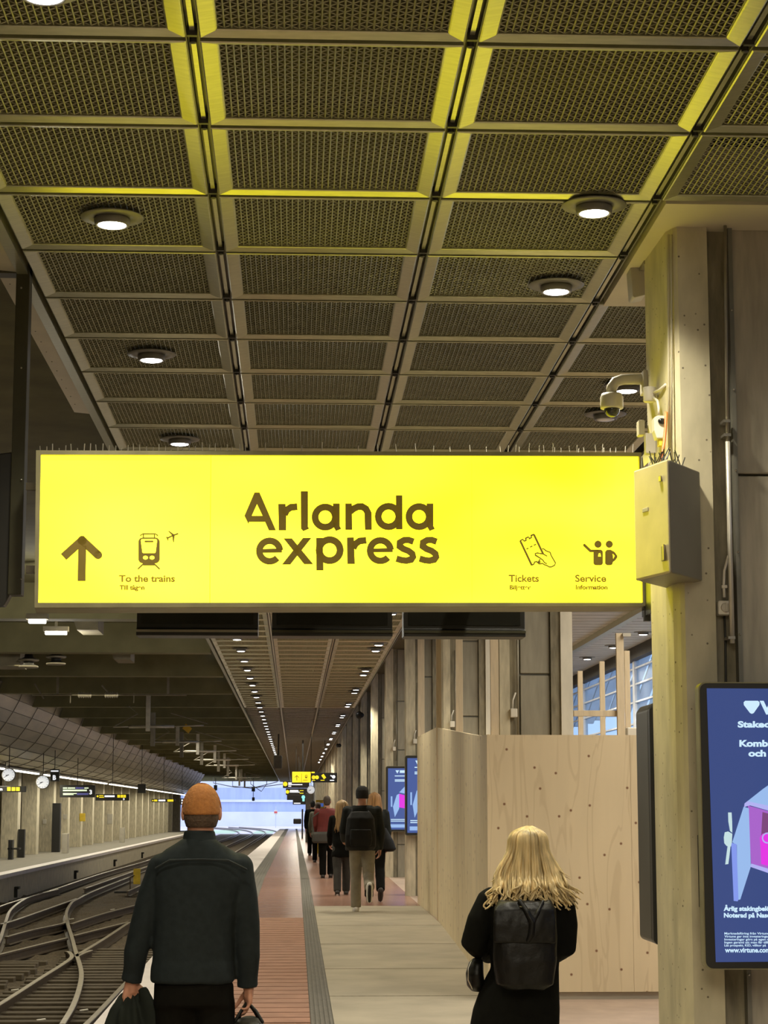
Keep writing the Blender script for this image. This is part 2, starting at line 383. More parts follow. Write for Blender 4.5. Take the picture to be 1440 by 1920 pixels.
def rpart(name, mb, m, parent, voxel=.012, smooth=4, wrinkle=0, wscale=9, label=None):
    me = remesh(mb, voxel, smooth); off = wloc(parent)
    nrm = [v.normal.copy() for v in me.vertices]
    for v, n in zip(me.vertices, nrm):
        if wrinkle:
            q = v.co; f = noise.noise(Vector((q.x*wscale, q.y*wscale, q.z*wscale*.55)))+.5*noise.noise(Vector((q.x*wscale*2.3, q.y*wscale*2.3, q.z*wscale*1.3+7)))
            v.co = v.co + n*f*wrinkle
        v.co = v.co - off
    o = link(name, me, m, parent)
    if label: o['label'] = label
    return o

# --- flat marks: shapes drawn in measured pixels and laid on a plane of the place
class Plane:
    def __init__(s, o, n): s.o = Vector(o); s.n = Vector(n).normalized()
    def at(s, px, py, off=0.0):
        d = ray(px, py); t = (s.o-EYEV).dot(s.n)/d.dot(s.n); return EYEV + d*t + s.n*off
class Marks:
    def __init__(s, plane, off=.004): s.pl = plane; s.off = off; s.mb = MB()
    def poly(s, outer, holes=()):
        loops = [[Vector((x, y, 0)) for x, y in outer]]+[[Vector((x, y, 0)) for x, y in h] for h in holes]
        flat = [p for l in loops for p in l]; tris = tessellate_polygon(loops)
        s.mb.add([s.pl.at(p.x, p.y, s.off) for p in flat], [tuple(t) for t in tris]); return s
    def rect(s, x0, y0, x1, y1): return s.poly([(x0, y0), (x1, y0), (x1, y1), (x0, y1)])
    def disc(s, cx, cy, rx, ry=None, n=28): ry = ry or rx; return s.poly([(cx+rx*math.cos(2*PI*i/n), cy+ry*math.sin(2*PI*i/n)) for i in range(n)])
    def ring(s, cx, cy, ro, ri, n=40): return s.stroke([(cx+(ro+ri)/2*math.cos(2*PI*i/n), cy+(ro+ri)/2*math.sin(2*PI*i/n)) for i in range(n+1)], ro-ri)
    def arc(s, cx, cy, r, a0, a1, w, n=36): return s.stroke([(cx+r*math.cos(math.radians(a0+(a1-a0)*i/n)), cy-r*math.sin(math.radians(a0+(a1-a0)*i/n))) for i in range(n+1)], w)
    def stroke(s, pts, w, rnd=False):
        P = [Vector(p) for p in pts]; k = len(P); Lf = []; Rg = []
        closed = (P[0]-P[-1]).length < 1e-6
        for i in range(k):
            if closed: a, b = P[(i-1) % (k-1)], P[(i+1) % (k-1)] if i < k-1 else P[1]
            else: a, b = P[max(i-1, 0)], P[min(i+1, k-1)]
            t = (b-a).normalized(); nn = Vector((-t.y, t.x))
            sc = 1.0
            if 0 < i < k-1 or closed:
                t1 = (P[i]-a).normalized() if (P[i]-a).length > 1e-6 else t; sc = min(1.6, 1/max(.3, abs(t1.dot(t))))
            Lf.append(P[i]+nn*w/2*sc); Rg.append(P[i]-nn*w/2*sc)
        pts3 = [s.pl.at(p.x, p.y, s.off) for p in Lf]+[s.pl.at(p.x, p.y, s.off) for p in Rg]
        s.mb.add(pts3, [(i, i+1, k+i+1, k+i) for i in range(k-1)])
        if rnd:
            s.disc(P[0].x, P[0].y, w/2); s.disc(P[-1].x, P[-1].y, w/2)
        return s
    def text(s, body, x0, x1, ytop, ybase, ref='H', bold=0.0, shear=0.0):
        me, bb = text_mesh(body, bold)
        _, rb = text_mesh(ref, bold)
        sx = (x1-x0)/max(1e-6, bb[1]-bb[0]); sy = (ybase-ytop)/(rb[3])
        s.mb.add([s.pl.at(x0+(v[0]-bb[0])*sx+shear*v[1]*sy, ybase-v[1]*sy, s.off) for v in me[0]], me[1]); return s
_tc = {}
def text_mesh(body, bold=0.0):
    if (body, bold) in _tc: return _tc[(body, bold)]
    cu = bpy.data.curves.new('t', 'FONT'); cu.body = body; cu.size = 1; cu.offset = bold; cu.resolution_u = 4
    o = bpy.data.objects.new('t', cu); C.objects.link(o)
    me = bpy.data.meshes.new_from_object(o.evaluated_get(DG()))
    vs_ = [(v.co.x, v.co.y) for v in me.vertices]; fs = [tuple(p.vertices) for p in me.polygons]
    bb = (min(v[0] for v in vs_), max(v[0] for v in vs_), min(v[1] for v in vs_), max(v[1] for v in vs_))
    bpy.data.objects.remove(o); bpy.data.curves.remove(cu); bpy.data.meshes.remove(me)
    _tc[(body, bold)] = ((vs_, fs), bb); return _tc[(body, bold)]
def mpart(name, mk, m, parent, label=None):
    me = mk.mb.mesh(name, wloc(parent), recalc=False); o = link(name, me, m, parent)
    if label: o['label'] = label
    return o
def pxbox(mb, x0, x1, y0, y1, Y, d, ymid=None):   # box whose front stands at depth Y and covers that much of the frame
    a = atY(x0, ymid or (y0+y1)/2, Y); b = atY(x1, ymid or (y0+y1)/2, Y); zt = atY((x0+x1)/2, y0, Y).z; zb = atY((x0+x1)/2, y1, Y).z
    return mb.box(a.x, b.x, Y, Y+d, zb, zt)

# ================================================================== STRUCTURE
CEIL = EYE+3.0
END = 215.0
YS = [-6, 42, END]
struct('floor_paving_near', MB().strip(-.6, .13, [-6, 15.6], fz, .06), 'terra')
mb = MB(); y = 15.6
while y < 28.3:                               # grooved slabs across the walking line
    mb.strip(-.6, .13, [y+.03, y+.345], lambda t: fz(t)+.006, .05); y += .36
struct('floor_grooved_paving', mb, 'terra')
struct('floor_paving_joints', MB().strip(-.6, .13, [15.6, 28.6], lambda t: fz(t)-.006, .05), 'joint')
struct('floor_paving_far', MB().strip(-.6, .13, [28.6, 42, END], lambda t: fz(t)-.004, .06), 'joint')
mb = MB(); y = 28.65
while y < END-1:
    e = min(y+.70+.004*(y-28), END)
    mb.strip(-.6, .13, [y, min(e, 42), e] if y < 42 < e else [y, e], fz, .004); y = e+.03+.0006*(y-28)
struct('floor_polished_slabs', mb, 'terragloss')
struct('floor_edge_strip', MB().strip(-1.5, -.9, YS, fz, .12), 'whitestrip')
def tactile(x0, x1, n):
    mb = MB().strip(x0, x1, YS, lambda t: fz(t)-.004, .06); w = (x1-x0)/n
    for i in range(n): mb.strip(x0+w*(i+.22), x0+w*(i+.78), YS, lambda t: fz(t)+.004, .006)
    return mb
struct('floor_tactile_edge', tactile(-.9, -.6, 5), 'tactile')
struct('floor_tactile_line', tactile(.13, .31, 5), 'tactile')
struct('floor_concrete_screed', MB().strip(.31, 1.95, [-6, 31.5], lambda t: fz(t)+.003, .06), 'patch')
struct('floor_paving_inner', MB().strip(.31, 1.95, [31.5, 42, END], fz, .06), 'terragloss')
struct('floor_concourse', MB().strip(1.95, 9.0, YS, lambda t: fz(t)-.002, .06), 'dullterra')
mb = MB()
for yy in (17.6, 20.3, 23.6, 26.9): mb.strip(.31, 1.95, [yy, yy+.035+.02*random.random()], lambda t: fz(t)+.0045, .004)
struct('floor_screed_joints', mb, 'concdark')
struct('wall_platform_side', MB().hexa([(-1.45,-6,-1),(-1.35,-6,-1),(-1.35,END,-1),(-1.45,END,-1)], [(-1.45,-6,-.16),(-1.35,-6,-.16),(-1.35,END,-.2),(-1.45,END,-.2)]), 'concdark')
# track bed, modelled with a rough surface
def bed():
    mb = MB(); xs = [-7.95+.22*i for i in range(30)]; ys = [10+.3*j for j in range(170)]
    for yy in ys:
        for x in xs: mb.v.append(Vector((x, yy, -.78+.05*noise.noise(Vector((x*2.1, yy*2.1, 0)))+.03*noise.noise(Vector((x*6, yy*6, 3))))))
    n = len(xs)
    for j in range(len(ys)-1):
        for i in range(n-1): mb.f.append((j*n+i, j*n+i+1, (j+1)*n+i+1, (j+1)*n+i))
    return mb
struct('floor_track_bed', bed(), 'ballast', smooth=False)
struct('floor_track_bed_far', MB().box(-7.95, -1.4, 60.4, END+3, -.95, -.78), 'ballast')
struct('floor_track_bed_behind', MB().box(-7.95, -1.4, -6, 10.2, -.95, -.78), 'ballast')
# platform on the far side of the tracks
struct('floor_far_platform', MB().box(-16, -8.0, -6, 178, -.2, 0), 'farfloor')
struct('trim_far_platform_edge', MB().box(-8.25, -7.86, -6, 178, -.10, .006), 'whitestrip')
struct('wall_far_platform_side', MB().box(-8.2, -7.95, -6, 178, -1, -.10), 'concrete')
# hall shell
struct('ceiling_track_hall', MB().box(-16.2, -1.72, -6, END, CEIL+.55, CEIL+.8), 'hallroof')
struct('ceiling_plenum', MB().box(-1.72, 6.5, -6, END, CEIL+.38, CEIL+.5), 'plenum')
struct('wall_back_light_block', MB().box(-16.2, 9.2, -6.3, -6, -1, CEIL+.8), 'concmid')  # unseen wall, added to keep sky light off the people's backs
struct('wall_left', MB().box(-16.2, -15.9, -6, 178, -1, CEIL+.8), 'concdark')
yb = 31.7; k = 0
while yb < END:                               # downstand beams of the track hall roof
    o = struct('ceiling_beam', MB().box(-16, -1.62, yb, yb+.45, CEIL-.02, CEIL+.6), 'beam'); yb += 6.8
struct('ceiling_sheet_near', MB().box(-1.52, 1.8, -5.9, 5.5, CEIL, CEIL+.03), 'panel')
struct('ceiling_sheet_behind_sign', MB().box(-1.52, 1.8, 19.9, 27.95, CEIL, CEIL+.03), 'panel')
# grey fascia along the track side of the mesh ceiling, ending above the sign
struct('trim_ceiling_fascia', MB().hexa([(-1.70,2,CEIL+.012),(-1.575,2,CEIL+.0),(-1.575,15.2,CEIL+.0),(-1.70,15.2,CEIL+.012)], [(-1.70,2,CEIL+.39),(-1.575,2,CEIL+.39),(-1.575,15.2,CEIL+.39),(-1.70,15.2,CEIL+.39)]), 'fascia')
mb = MB()
for i in range(24): mb.ball((-1.66, 8.2+.29*i, CEIL+.009), .006, .006, .005, 8, 4)
struct('trim_fascia_rivets', mb, 'rail')
# beige soffit over the wall pier
struct('ceiling_soffit', MB().box(1.835, 5.2, 9.655, 11.72, CEIL+.0, CEIL+.3), 'beige')

# wall piers that stand across the platform's inner side
FIN0 = 10.05
def pier(k, y0, dx=0.0):
    z0 = fz(y0)-.02; zt = CEIL+.38
    x0, x1, x2, x3, x4, x5 = [v+dx for v in (1.90, 1.995, 2.09, 2.385, 2.475, 2.585)]
    if k > 1: x1, x2, x3 = 2.06, 2.14, 2.36
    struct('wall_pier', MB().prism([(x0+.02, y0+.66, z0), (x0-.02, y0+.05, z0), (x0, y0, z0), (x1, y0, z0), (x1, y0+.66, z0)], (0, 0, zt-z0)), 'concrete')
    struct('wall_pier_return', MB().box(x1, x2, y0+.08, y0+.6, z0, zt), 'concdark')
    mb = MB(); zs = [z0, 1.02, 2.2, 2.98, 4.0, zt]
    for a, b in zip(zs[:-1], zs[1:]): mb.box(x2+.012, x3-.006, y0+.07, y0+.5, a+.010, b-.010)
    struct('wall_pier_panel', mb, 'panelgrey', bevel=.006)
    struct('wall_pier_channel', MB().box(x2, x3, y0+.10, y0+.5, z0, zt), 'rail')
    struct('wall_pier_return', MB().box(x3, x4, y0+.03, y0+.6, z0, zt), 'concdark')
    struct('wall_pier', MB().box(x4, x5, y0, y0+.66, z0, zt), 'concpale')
PIERS = [18.7, 27.2]+[34.6+7.8*i for i in range(24) if 34.6+7.8*i < END-1]
for k, y0 in enumerate(PIERS): pier(k, y0, .10 if k == 1 else 0.0)
# near pier, in facets: a chamfered end, the pitted face, a recessed strip and the metal wall sheets
z0 = fz(FIN0)-.03; zt = CEIL+.01
P0 = [atY(1238, 1500, 10.75), atY(1262, 1500, 10.12), atY(1341, 1500, FIN0), atY(1341, 1500, FIN0+.7)]
xa, xb, xc = atY(1229, 1500, 10.70).x, atY(1257, 600, 10.12).x, atY(1336, 900, FIN0).x
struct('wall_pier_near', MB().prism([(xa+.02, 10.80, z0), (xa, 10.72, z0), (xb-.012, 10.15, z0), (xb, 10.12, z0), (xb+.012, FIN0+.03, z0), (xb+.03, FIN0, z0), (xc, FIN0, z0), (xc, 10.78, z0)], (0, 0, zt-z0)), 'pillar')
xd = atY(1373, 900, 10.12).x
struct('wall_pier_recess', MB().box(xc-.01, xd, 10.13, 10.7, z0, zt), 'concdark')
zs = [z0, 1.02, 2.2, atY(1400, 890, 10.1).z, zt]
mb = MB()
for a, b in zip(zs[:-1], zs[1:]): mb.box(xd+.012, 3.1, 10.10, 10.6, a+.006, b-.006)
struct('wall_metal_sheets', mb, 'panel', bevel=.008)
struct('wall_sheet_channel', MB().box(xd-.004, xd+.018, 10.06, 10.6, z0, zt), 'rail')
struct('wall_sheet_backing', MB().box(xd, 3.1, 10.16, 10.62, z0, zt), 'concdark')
mb = MB()
for zz in [.5+.42*i for i in range(10)]: mb.ball((xd+.006, 10.055, zz), .006, .006, .006, 8, 4)
struct('trim_sheet_screws', mb, 'chrome')
struct('wall_right', MB().box(9.0, 9.2, -6, 20, -1, CEIL+.5), 'concmid')
struct('wall_right_far', MB().box(6.5, 6.7, 85, END, -1, CEIL+.5), 'concmid')
struct('wall_right_near', MB().box(2.45, 2.6, -6, 8.2, -.1, CEIL+.4), 'concmid')
# glazed roof light of the concourse with its steel
XG = 6.4; zg0, zg1 = EYE+1.95, EYE+2.62
def glazing():
    r = struct('window_1', MB().box(XG, XG+.02, 22, 80, zg0-.9, CEIL-.02), 'glass')
    mb = MB()
    for i in range(8):
        yy = 24+6.8*i; mb.box(XG-.04, XG+.06, yy, yy+.22, zg0-.9, CEIL)
    for zz in (zg0-.9, zg0-.35, zg0+.05, zg0+.38, zg0+.68): mb.box(XG-.03, XG+.05, 22, 80, zz, zz+.03)
    struct('window_frame', mb, 'glassframe', parent=r)
    return r
glazing()
struct('wall_concourse_low', MB().box(XG-.1, XG+.1, 20, 90, -.1, zg0-.6), 'mall')
mb = MB()
for i in range(26):
    yy = 18+1.7*i; mb.hexa([(XG+1.2, yy, CEIL+1.9), (XG+1.2, yy+.2, CEIL+1.9), (XG+.15, yy+.5, zg0), (XG+.15, yy+.3, zg0)], [(XG+1.4, yy, CEIL+1.9), (XG+1.4, yy+.2, CEIL+1.9), (XG+.35, yy+.5, zg0), (XG+.35, yy+.3, zg0)])
struct('trim_roof_steel', mb, 'glassframe')
# slatted concourse ceiling and its edge rail
mb = MB()
for i in range(120): mb.box(2.95, XG+.1, 12+.5*i, 12.44+.5*i, CEIL, CEIL+.03)
struct('ceiling_slats', mb, 'slat')
struct('trim_concourse_rail', MB().box(5.1, 5.22, 12, 90, CEIL-.09, CEIL), 'alu')
struct('trim_glazing_head', MB().box(XG-.15, XG+.0, 12, 90, CEIL-.22, CEIL), 'mall')

# outdoors beyond the far end
struct('floor_outdoor', MB().box(-60, 40, END+3, 500, -1.0, -.75), 'outground')
def wallband(name, z0, z1, y, m): return struct(name, MB().box(-90, 60, y, y+1, z0, z1), m)
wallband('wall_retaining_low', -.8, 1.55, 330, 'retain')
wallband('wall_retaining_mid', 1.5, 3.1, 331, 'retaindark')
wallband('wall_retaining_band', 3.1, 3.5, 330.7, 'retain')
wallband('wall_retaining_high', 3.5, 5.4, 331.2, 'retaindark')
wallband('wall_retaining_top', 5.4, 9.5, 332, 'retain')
struct('floor_outdoor_weeds', MB().box(-10.5, -6.6, 222, 262, -.80, -.735).box(-4.6, -2.4, 222, 250, -.80, -.735), 'outgreen')
struct('wall_canopy_end', MB().box(-16, -9.9, 176, 178, -1, CEIL+.5), 'concmid')

# ================================================================== MESH CEILING
PX, PY = 1.1, 1.02                            # panel pitch
X0, Y0 = -1.52, 7.59-1.02*5
def wire_mesh():
    mb = MB(); w, l = .905, .865; nx, ny = 31, 30; r = .0040
    for i in range(nx+1):
        x = -w/2+w*i/nx; mb.tube([(x, -l/2, .0235), (x, l/2, .0235)], r, 4, cap=False)
    for j in range(ny+1):
        y = -l/2+l*j/ny; pts = []
        for i in range(2*nx+1):
            ph = (i/2+j) % 2; pts.append((-w/2+w*i/(2*nx), y, .0285+.0052*math.cos(PI*(i/2+j))))
        mb.tube(pts, r*.82, 4, cap=False)
    return mb.mesh('wire_mesh', recalc=False)
def frame_mesh():
    mb = MB(); ox, oy, ix, iy = .522, .489, .452, .432
    rings = []
    for (x, y, z) in ((ox, oy, .05), (ox, oy, .004), (ox-.006, oy-.006, 0), (ix+.006, iy+.006, .012), (ix, iy, .016), (ix, iy, .05)):
        rings.append([(-x, -y, z), (x, -y, z), (x, y, z), (-x, y, z)])
    for R in rings: mb.v += [Vector(p) for p in R]
    for k in range(len(rings)-1):
        for j in range(4):
            a, b = k*4+j, k*4+(j+1) % 4; mb.f.append((a, b, b+4, a+4))
    return mb.mesh('frame')
me_w, me_f = wire_mesh(), frame_mesh(); me_w.materials.append(M_['wire']); me_f.materials.append(M_['alu'])
def ceiling_panel(x, y, label, group):
    t = thing('ceiling_panel', label, 'ceiling panel', (x, y, CEIL), group)
    link('frame', me_f, None, t); link('wire_mesh', me_w, None, t)
    return t
rown = ['first', 'second', 'third', 'fourth', 'fifth', 'sixth', 'seventh', 'eighth', 'ninth', 'tenth', 'eleventh', 'twelfth']
coln = {0: 'beside the track fascia', 1: 'between first and second channels', 2: 'between second and third channels', 3: 'beyond the third channel'}
for row in range(-3, 17):
    for col in range(0, 4):
        x = X0+PX*(col+.5); y = Y0+PY*(row+.5)+.0
        if col == 3 and row in (7, 8): continue
        vis = row-4
        if vis < 0:
            if row < 3: continue
            ceiling_panel(x, y, 'wire mesh ceiling panel cut by the top of the picture, '+coln[col], 'mesh ceiling panels at the top edge'); continue
        if vis >= len(rown):
            continue
        ceiling_panel(x, y, 'wire mesh ceiling panel in the %s row down, %s' % (rown[vis], coln[col]), 'mesh ceiling panels in front of the sign')
for row in range(25, 56):                     # seen under the sign, edge on
    for col in range(3):
        ceiling_panel(X0+PX*(col+.5), Y0+PY*(row+.5), 'distant wire mesh ceiling panel seen edge-on below the yellow sign, '+coln[col], 'distant mesh panels '+coln[col])
mb = MB()
y = Y0+PY*56
while y < END:                                # the rest of the run, too far to tell one panel from the next
    for col in range(3):
        x = X0+PX*(col+.5); mb.box(x-.52, x+.52, y+.01, y+.075, CEIL, CEIL+.04); mb.box(x-.47, x+.47, y+.075, y+PY-.03, CEIL+.03, CEIL+.05)
    y += PY
o = solo('far_ceiling_panels', mb, 'panel', 'long run of distant mesh ceiling panels narrowing to the far end', 'ceiling panels', kind='stuff')
def ceiling_rail(x, label, grp=None):
    t = thing('ceiling_channel', label, 'ceiling channel', (x, 2, CEIL), grp)
    mb = MB().box(x-.032, x-.024, 2, END, CEIL+.015, CEIL+.06).box(x+.024, x+.032, 2, END, CEIL+.015, CEIL+.06).box(x-.032, x+.032, 2, END, CEIL+.055, CEIL+.065)
    part('channel', mb, 'rail', t)
    part('hanger_bar', MB().box(x-.010, x+.010, 2, END, CEIL+.02, CEIL+.04), 'alu', t)
    for row in range(2, 16):
        y = Y0+PY*row
        part('clip', MB().box(x-.020, x+.020, y-.05, y-.03, CEIL+.0, CEIL+.05), 'clip', t); part('cap', MB().lathe((x, y+.03, CEIL-.004), [(.004, 0), (.015, .004), (.015, .03), (.004, .032)], 10), 'clip', t)
    return t
ceiling_rail(X0+PX, 'dark ceiling channel left of centre, above the train symbol')
ceiling_rail(X0+2*PX, 'dark ceiling channel right of centre, above the large sign lettering')
ceiling_rail(X0+3*PX, 'dark ceiling channel running diagonally towards the concrete pier')
mb = MB().box(X0-.06, X0+.0, 2, END, CEIL-.01, CEIL+.06)
solo('edge_rail', mb, 'alu', 'bright metal edge rail along the track side of the mesh ceiling', 'ceiling rail')

# ------------------------------------------------------------------ downlights
def downlight(p, label, group, lit=True, power=55, big=True):
    t = thing('downlight', label, 'ceiling light', (p.x, p.y, CEIL), group)
    part('cover_plate', MB().lathe((p.x, p.y, CEIL-.008), [(.02, .008), (.158, .008), (.162, .004), (.160, 0), (.09, -.002), (.085, .004)], 40), 'lampring', t, True)
    ring = part('trim_ring', MB().lathe((p.x, p.y, CEIL-.05), [(.086, .046), (.092, .03), (.088, .004), (.082, 0), (.072, .004), (.070, .03)], 32), 'lampring', t, True)
    part('lens', MB().lathe((p.x, p.y, CEIL-.052), [(.002, -.004), (.045, -.002), (.069, .004), (.069, .02), (.002, .022)], 28), 'lens' if lit else 'lensoff', ring, True)
    if lit and power:
        l = bpy.data.lights.new('lamp', 'SPOT'); l.energy = power; l.spot_size = math.radians(112); l.spot_blend = .8; l.shadow_soft_size = .07; l.color = (1, .93, .75)
        o = bpy.data.objects.new('lamp', l); C.objects.link(o); o.location = (p.x, p.y, CEIL-.075)
    return t
LAMP = 235
nearlab = ['lit downlight in the fourth mesh row over the sign\'s train symbol', 'lit downlight in the mesh panel nearest the concrete pier',
           'lit downlight a row behind the one nearest the pier', 'lit downlight seventh row back, above the sign\'s left third', 'lit downlight just above the spikes of the yellow sign',
           'lit downlight half hidden by the dome camera', 'lit downlight cut off at the top left corner of the picture']
for (q, lb) in zip([(210, 424), (1114, 402), (1043, 549), (284, 677), (337, 834), (1175, 735), (82, -4)], nearlab):
    downlight(atZ(q[0], q[1], CEIL-.05), lb, None, True, LAMP)
downlight(atZ(1135, 783, CEIL-.03), 'unlit downlight below the dome camera', None, False)
for i in range(2): downlight(Vector((-.9+1.9*i, 4.0, CEIL)), 'lit downlight overhead, out of the picture', 'downlights overhead', True, LAMP)
for y in (20.5, 25.6, 30.5):
    for x in (-1.0, 1.45): downlight(Vector((x, y, CEIL)), 'lit downlight hidden behind the sign', 'downlights behind the sign', True, LAMP)
y = 35.2; i = 0
while y < 130:
    downlight(Vector((-1.02, y, CEIL)), 'small distant downlight in the row over the platform edge', 'row of downlights over the platform edge', True, LAMP*1.6 if i % 2 == 0 else 0); y += 2.6; i += 1
y = 36.3; i = 0
while y < 125:
    for dy in (0, 1.35): downlight(Vector((1.5, y+dy, CEIL)), 'small distant downlight of the pairs along the pier wall', 'pairs of downlights along the pier wall', True, LAMP*1.6 if dy == 0 else 0)
    y += 6.8; i += 1
for (px, py) in ((1150, 1210), (1101, 1232), (1206, 1185)):
    p = atZ(px, py, CEIL); downlight(p, 'small downlight in the slatted concourse ceiling', 'concourse downlights', True, 200)

# ================================================================== THE YELLOW SIGN
SY = 11.0; ROT = math.radians(5.0)
sc0 = atY(640, 994, SY)
SN = Vector((math.sin(ROT)*-1, -math.cos(ROT), 0)); SN = Vector((math.sin(ROT), -math.cos(ROT), 0))
sp = Plane(sc0, SN)
sign = thing('overhead_sign', 'long backlit yellow overhead sign lettered in brown, hung across the platform', 'sign', sc0)
A, B_, C_, D_ = sp.at(68, 846), sp.at(1200, 850), sp.at(1208, 1137), sp.at(65, 1140)
back = -SN*.30
part('casing', MB().hexa([p-SN*.015 for p in (A, B_, C_, D_)], [p+back for p in (A, B_, C_, D_)]), 'signback', sign)
def bar(mb, p, q, r, s_, d0=.0, d1=.03):      # frame bar between outer edge p-q and inner edge s-r
    mb.hexa([v+SN*d0 for v in (p, q, r, s_)], [v+SN*d1 for v in (p, q, r, s_)])
a, b, c, d = sp.at(77, 854), sp.at(1196, 857), sp.at(1203, 1131), sp.at(72, 1131)
mb = MB(); bar(mb, A, B_, b, a); bar(mb, B_, C_, c, b); bar(mb, C_, D_, d, c); bar(mb, D_, A, a, d)
part('frame', mb, 'signback', sign)
mk = Marks(sp, .006)
for xs in ((77, 72, 394.8, 392.8), (396.0, 394.0, 883.8, 884.4), (884.9, 885.5, 1196, 1203)):
    x0t, x0b, x1t, x1b = xs
    yt = lambda x: 854+(x-77)*3/1119
    pts = [sp.at(x0t, yt(x0t)), sp.at(x1t, yt(x1t)), sp.at(x1b, 1131), sp.at(x0b, 1131)]
    part('lit_face', MB().hexa([p-SN*.01 for p in pts], [p+SN*.006 for p in pts]), 'signface', sign)
SO = .009
# the large lettering
def z1(x, y): return (440+x/3.6, 900+y/3.6)
lg = Marks(sp, SO); K = 1/3.6
P = lambda pts: [z1(*p) for p in pts]
lg.poly(P([(133,85),(167,85),(278,342),(230,342),(205,285),(97,285),(92,298),(65,243)]), [P([(150,165),(115,243),(187,243)])])
lg.poly(P([(293,163),(342,163),(345,195),(348,230),(346,342),(297,342)])); lg.stroke(P([(335,235),(352,203),(378,186),(422,182)]), 46*K)
lg.poly(P([(445,77),(494,77),(494,318),(503,330),(462,347),(446,330)]))
def la(cx, cy, sx):
    lg.ring(*z1(cx, cy), 91*K, 45*K); lg.poly(P([(sx,160),(sx+46,160),(sx+46,312),(sx+56,332),(sx+20,346),(sx+6,322),(sx,300)]))
la(610, 252, 662); la(1243, 249, 1294)
lg.poly(P([(745,160),(790,160),(792,338),(746,338)])); lg.stroke(P([(778,215),(800,196),(830,182),(858,181),(884,196),(899,225),(901,338)]), 46*K)
lg.ring(*z1(1037, 248), 92*K, 46*K); lg.poly(P([(1086,105),(1130,105),(1132,335),(1088,335)]))
def le(cx, cy):
    lg.arc(*z1(cx, cy), 69*K, 4, 318, 45*K); lg.poly(P([(cx-50,cy-14),(cx+84,cy-18),(cx+84,cy+10),(cx-50,cy+12)]))
le(235, 481); le(982, 478)
lg.poly(P([(328,395),(385,395),(530,570),(468,570)])); lg.poly(P([(460,392),(517,392),(375,572),(318,572)]))
lg.ring(*z1(640, 475), 94*K, 47*K); lg.poly(P([(549,392),(594,392),(598,612),(550,612)]))
lg.poly(P([(757,390),(803,388),(810,568),(759,568)])); lg.stroke(P([(798,462),(815,432),(842,413),(887,408)]), 45*K)
for dx in (0, 156):
    lg.stroke(P([(1206+dx,418),(1172+dx,406),(1140+dx,408),(1113+dx,424),(1112+dx,448),(1136+dx,466),(1172+dx,480),(1198+dx,500),(1202+dx,520),(1190+dx,538),(1158+dx,546),(1128+dx,543),(1090+dx,532)]), 44*K)
mpart('large_lettering', lg, 'ink', sign)
# arrow
def z2(x, y): return (60+x/3.6, 840+y/3.6)
ar = Marks(sp, SO); Q = lambda pts: [z2(*p) for p in pts]
ar.poly(Q([(312,660),(366,660),(362,900),(308,900)])); ar.stroke(Q([(352,612),(213,737)]), 56*K); ar.stroke(Q([(326,612),(446,724)]), 56*K); ar.disc(*z2(446, 724), 28*K); ar.disc(*z2(338, 626), 31*K)
mpart('arrow', ar, 'ink', sign)
# train and aircraft
def z3(x, y): return (220+x/11.08, 980+y/11.08)
T = lambda pts: [z3(*p) for p in pts]; k3 = 1/11.08
tr = Marks(sp, SO)
def rr(x0, y0, x1, y1, r, n=6):
    out = []
    for cx, cy, a0 in ((x1-r, y0+r, -90), (x1-r, y1-r, 0), (x0+r, y1-r, 90), (x0+r, y0+r, 180)):
        for i in range(n+1):
            a = math.radians(a0+90*i/n); out.append((cx+r*math.cos(a), cy+r*math.sin(a)))
    return out
ell = lambda cx, cy, rx, ry: [(cx+rx*math.cos(2*PI*i/20), cy+ry*math.sin(2*PI*i/20)) for i in range(20)]
tr.poly(T(rr(435, 312, 880, 850, 95)), [T([(510,342),(805,342),(826,370),(795,620),(780,636),(535,636),(520,620),(486,370)]), T(ell(584, 730, 52, 40)), T(ell(720, 730, 52, 40))])
tr.poly(T([(520,840),(780,840),(775,895),(535,895)])); tr.stroke(T([(580,396),(735,396)]), 36*k3, True)
tr.stroke(T([(470,275),(530,238),(790,238),(845,275)]), 25*k3); tr.stroke(T([(541,240),(541,320)]), 25*k3); tr.stroke(T([(770,240),(770,320)]), 25*k3)
tr.stroke(T([(535,865),(425,970)]), 30*k3); tr.stroke(T([(770,865),(880,970)]), 30*k3)
mpart('train_symbol', tr, 'ink', sign)
pl = Marks(sp, SO)
pl.stroke(T([(1035,328),(1130,282),(1250,236)]), 32*k3, True); pl.poly(T([(1052,178),(1072,172),(1195,258),(1140,275)])); pl.poly(T([(1138,275),(1190,262),(1176,412),(1156,412)])); pl.stroke(T([(1022,296),(1045,335),(1052,372)]), 26*k3)
mpart('aircraft_symbol', pl, 'ink', sign)
# ticket and people
def z4(x, y): return (940+x/6, 980+y/6)
U = lambda pts: [z4(*p) for p in pts]; k4 = 1/6
tk = Marks(sp, SO)
tk.stroke(U([(208,205),(340,484)]), 24*k4); tk.stroke(U([(362,134),(467,355)]), 24*k4)
tk.stroke(U([(206,207),(238,190),(252,210),(276,202),(270,178),(300,163),(312,182),(336,170),(331,148),(366,131)]), 16*k4); tk.stroke(U([(338,483),(365,465),(370,445),(392,440),(408,452),(422,432),(432,412)]), 16*k4)
for q in ([(278,299),(302,289)], [(318,278),(347,264)], [(360,257),(388,245)]): tk.stroke(U(q), 15*k4)
tk.stroke(U([(455,295),(478,300),(500,320),(545,336),(556,370),(606,457),(594,482),(560,500),(535,500),(508,484),(478,474),(458,460),(420,468),(405,460),(440,440)]), 15*k4)
tk.stroke(U([(512,380),(470,356),(400,343),(378,350),(380,368),(440,406),(462,422),(482,452),(510,466)]), 15*k4)
mpart('ticket_symbol', tk, 'ink', sign)
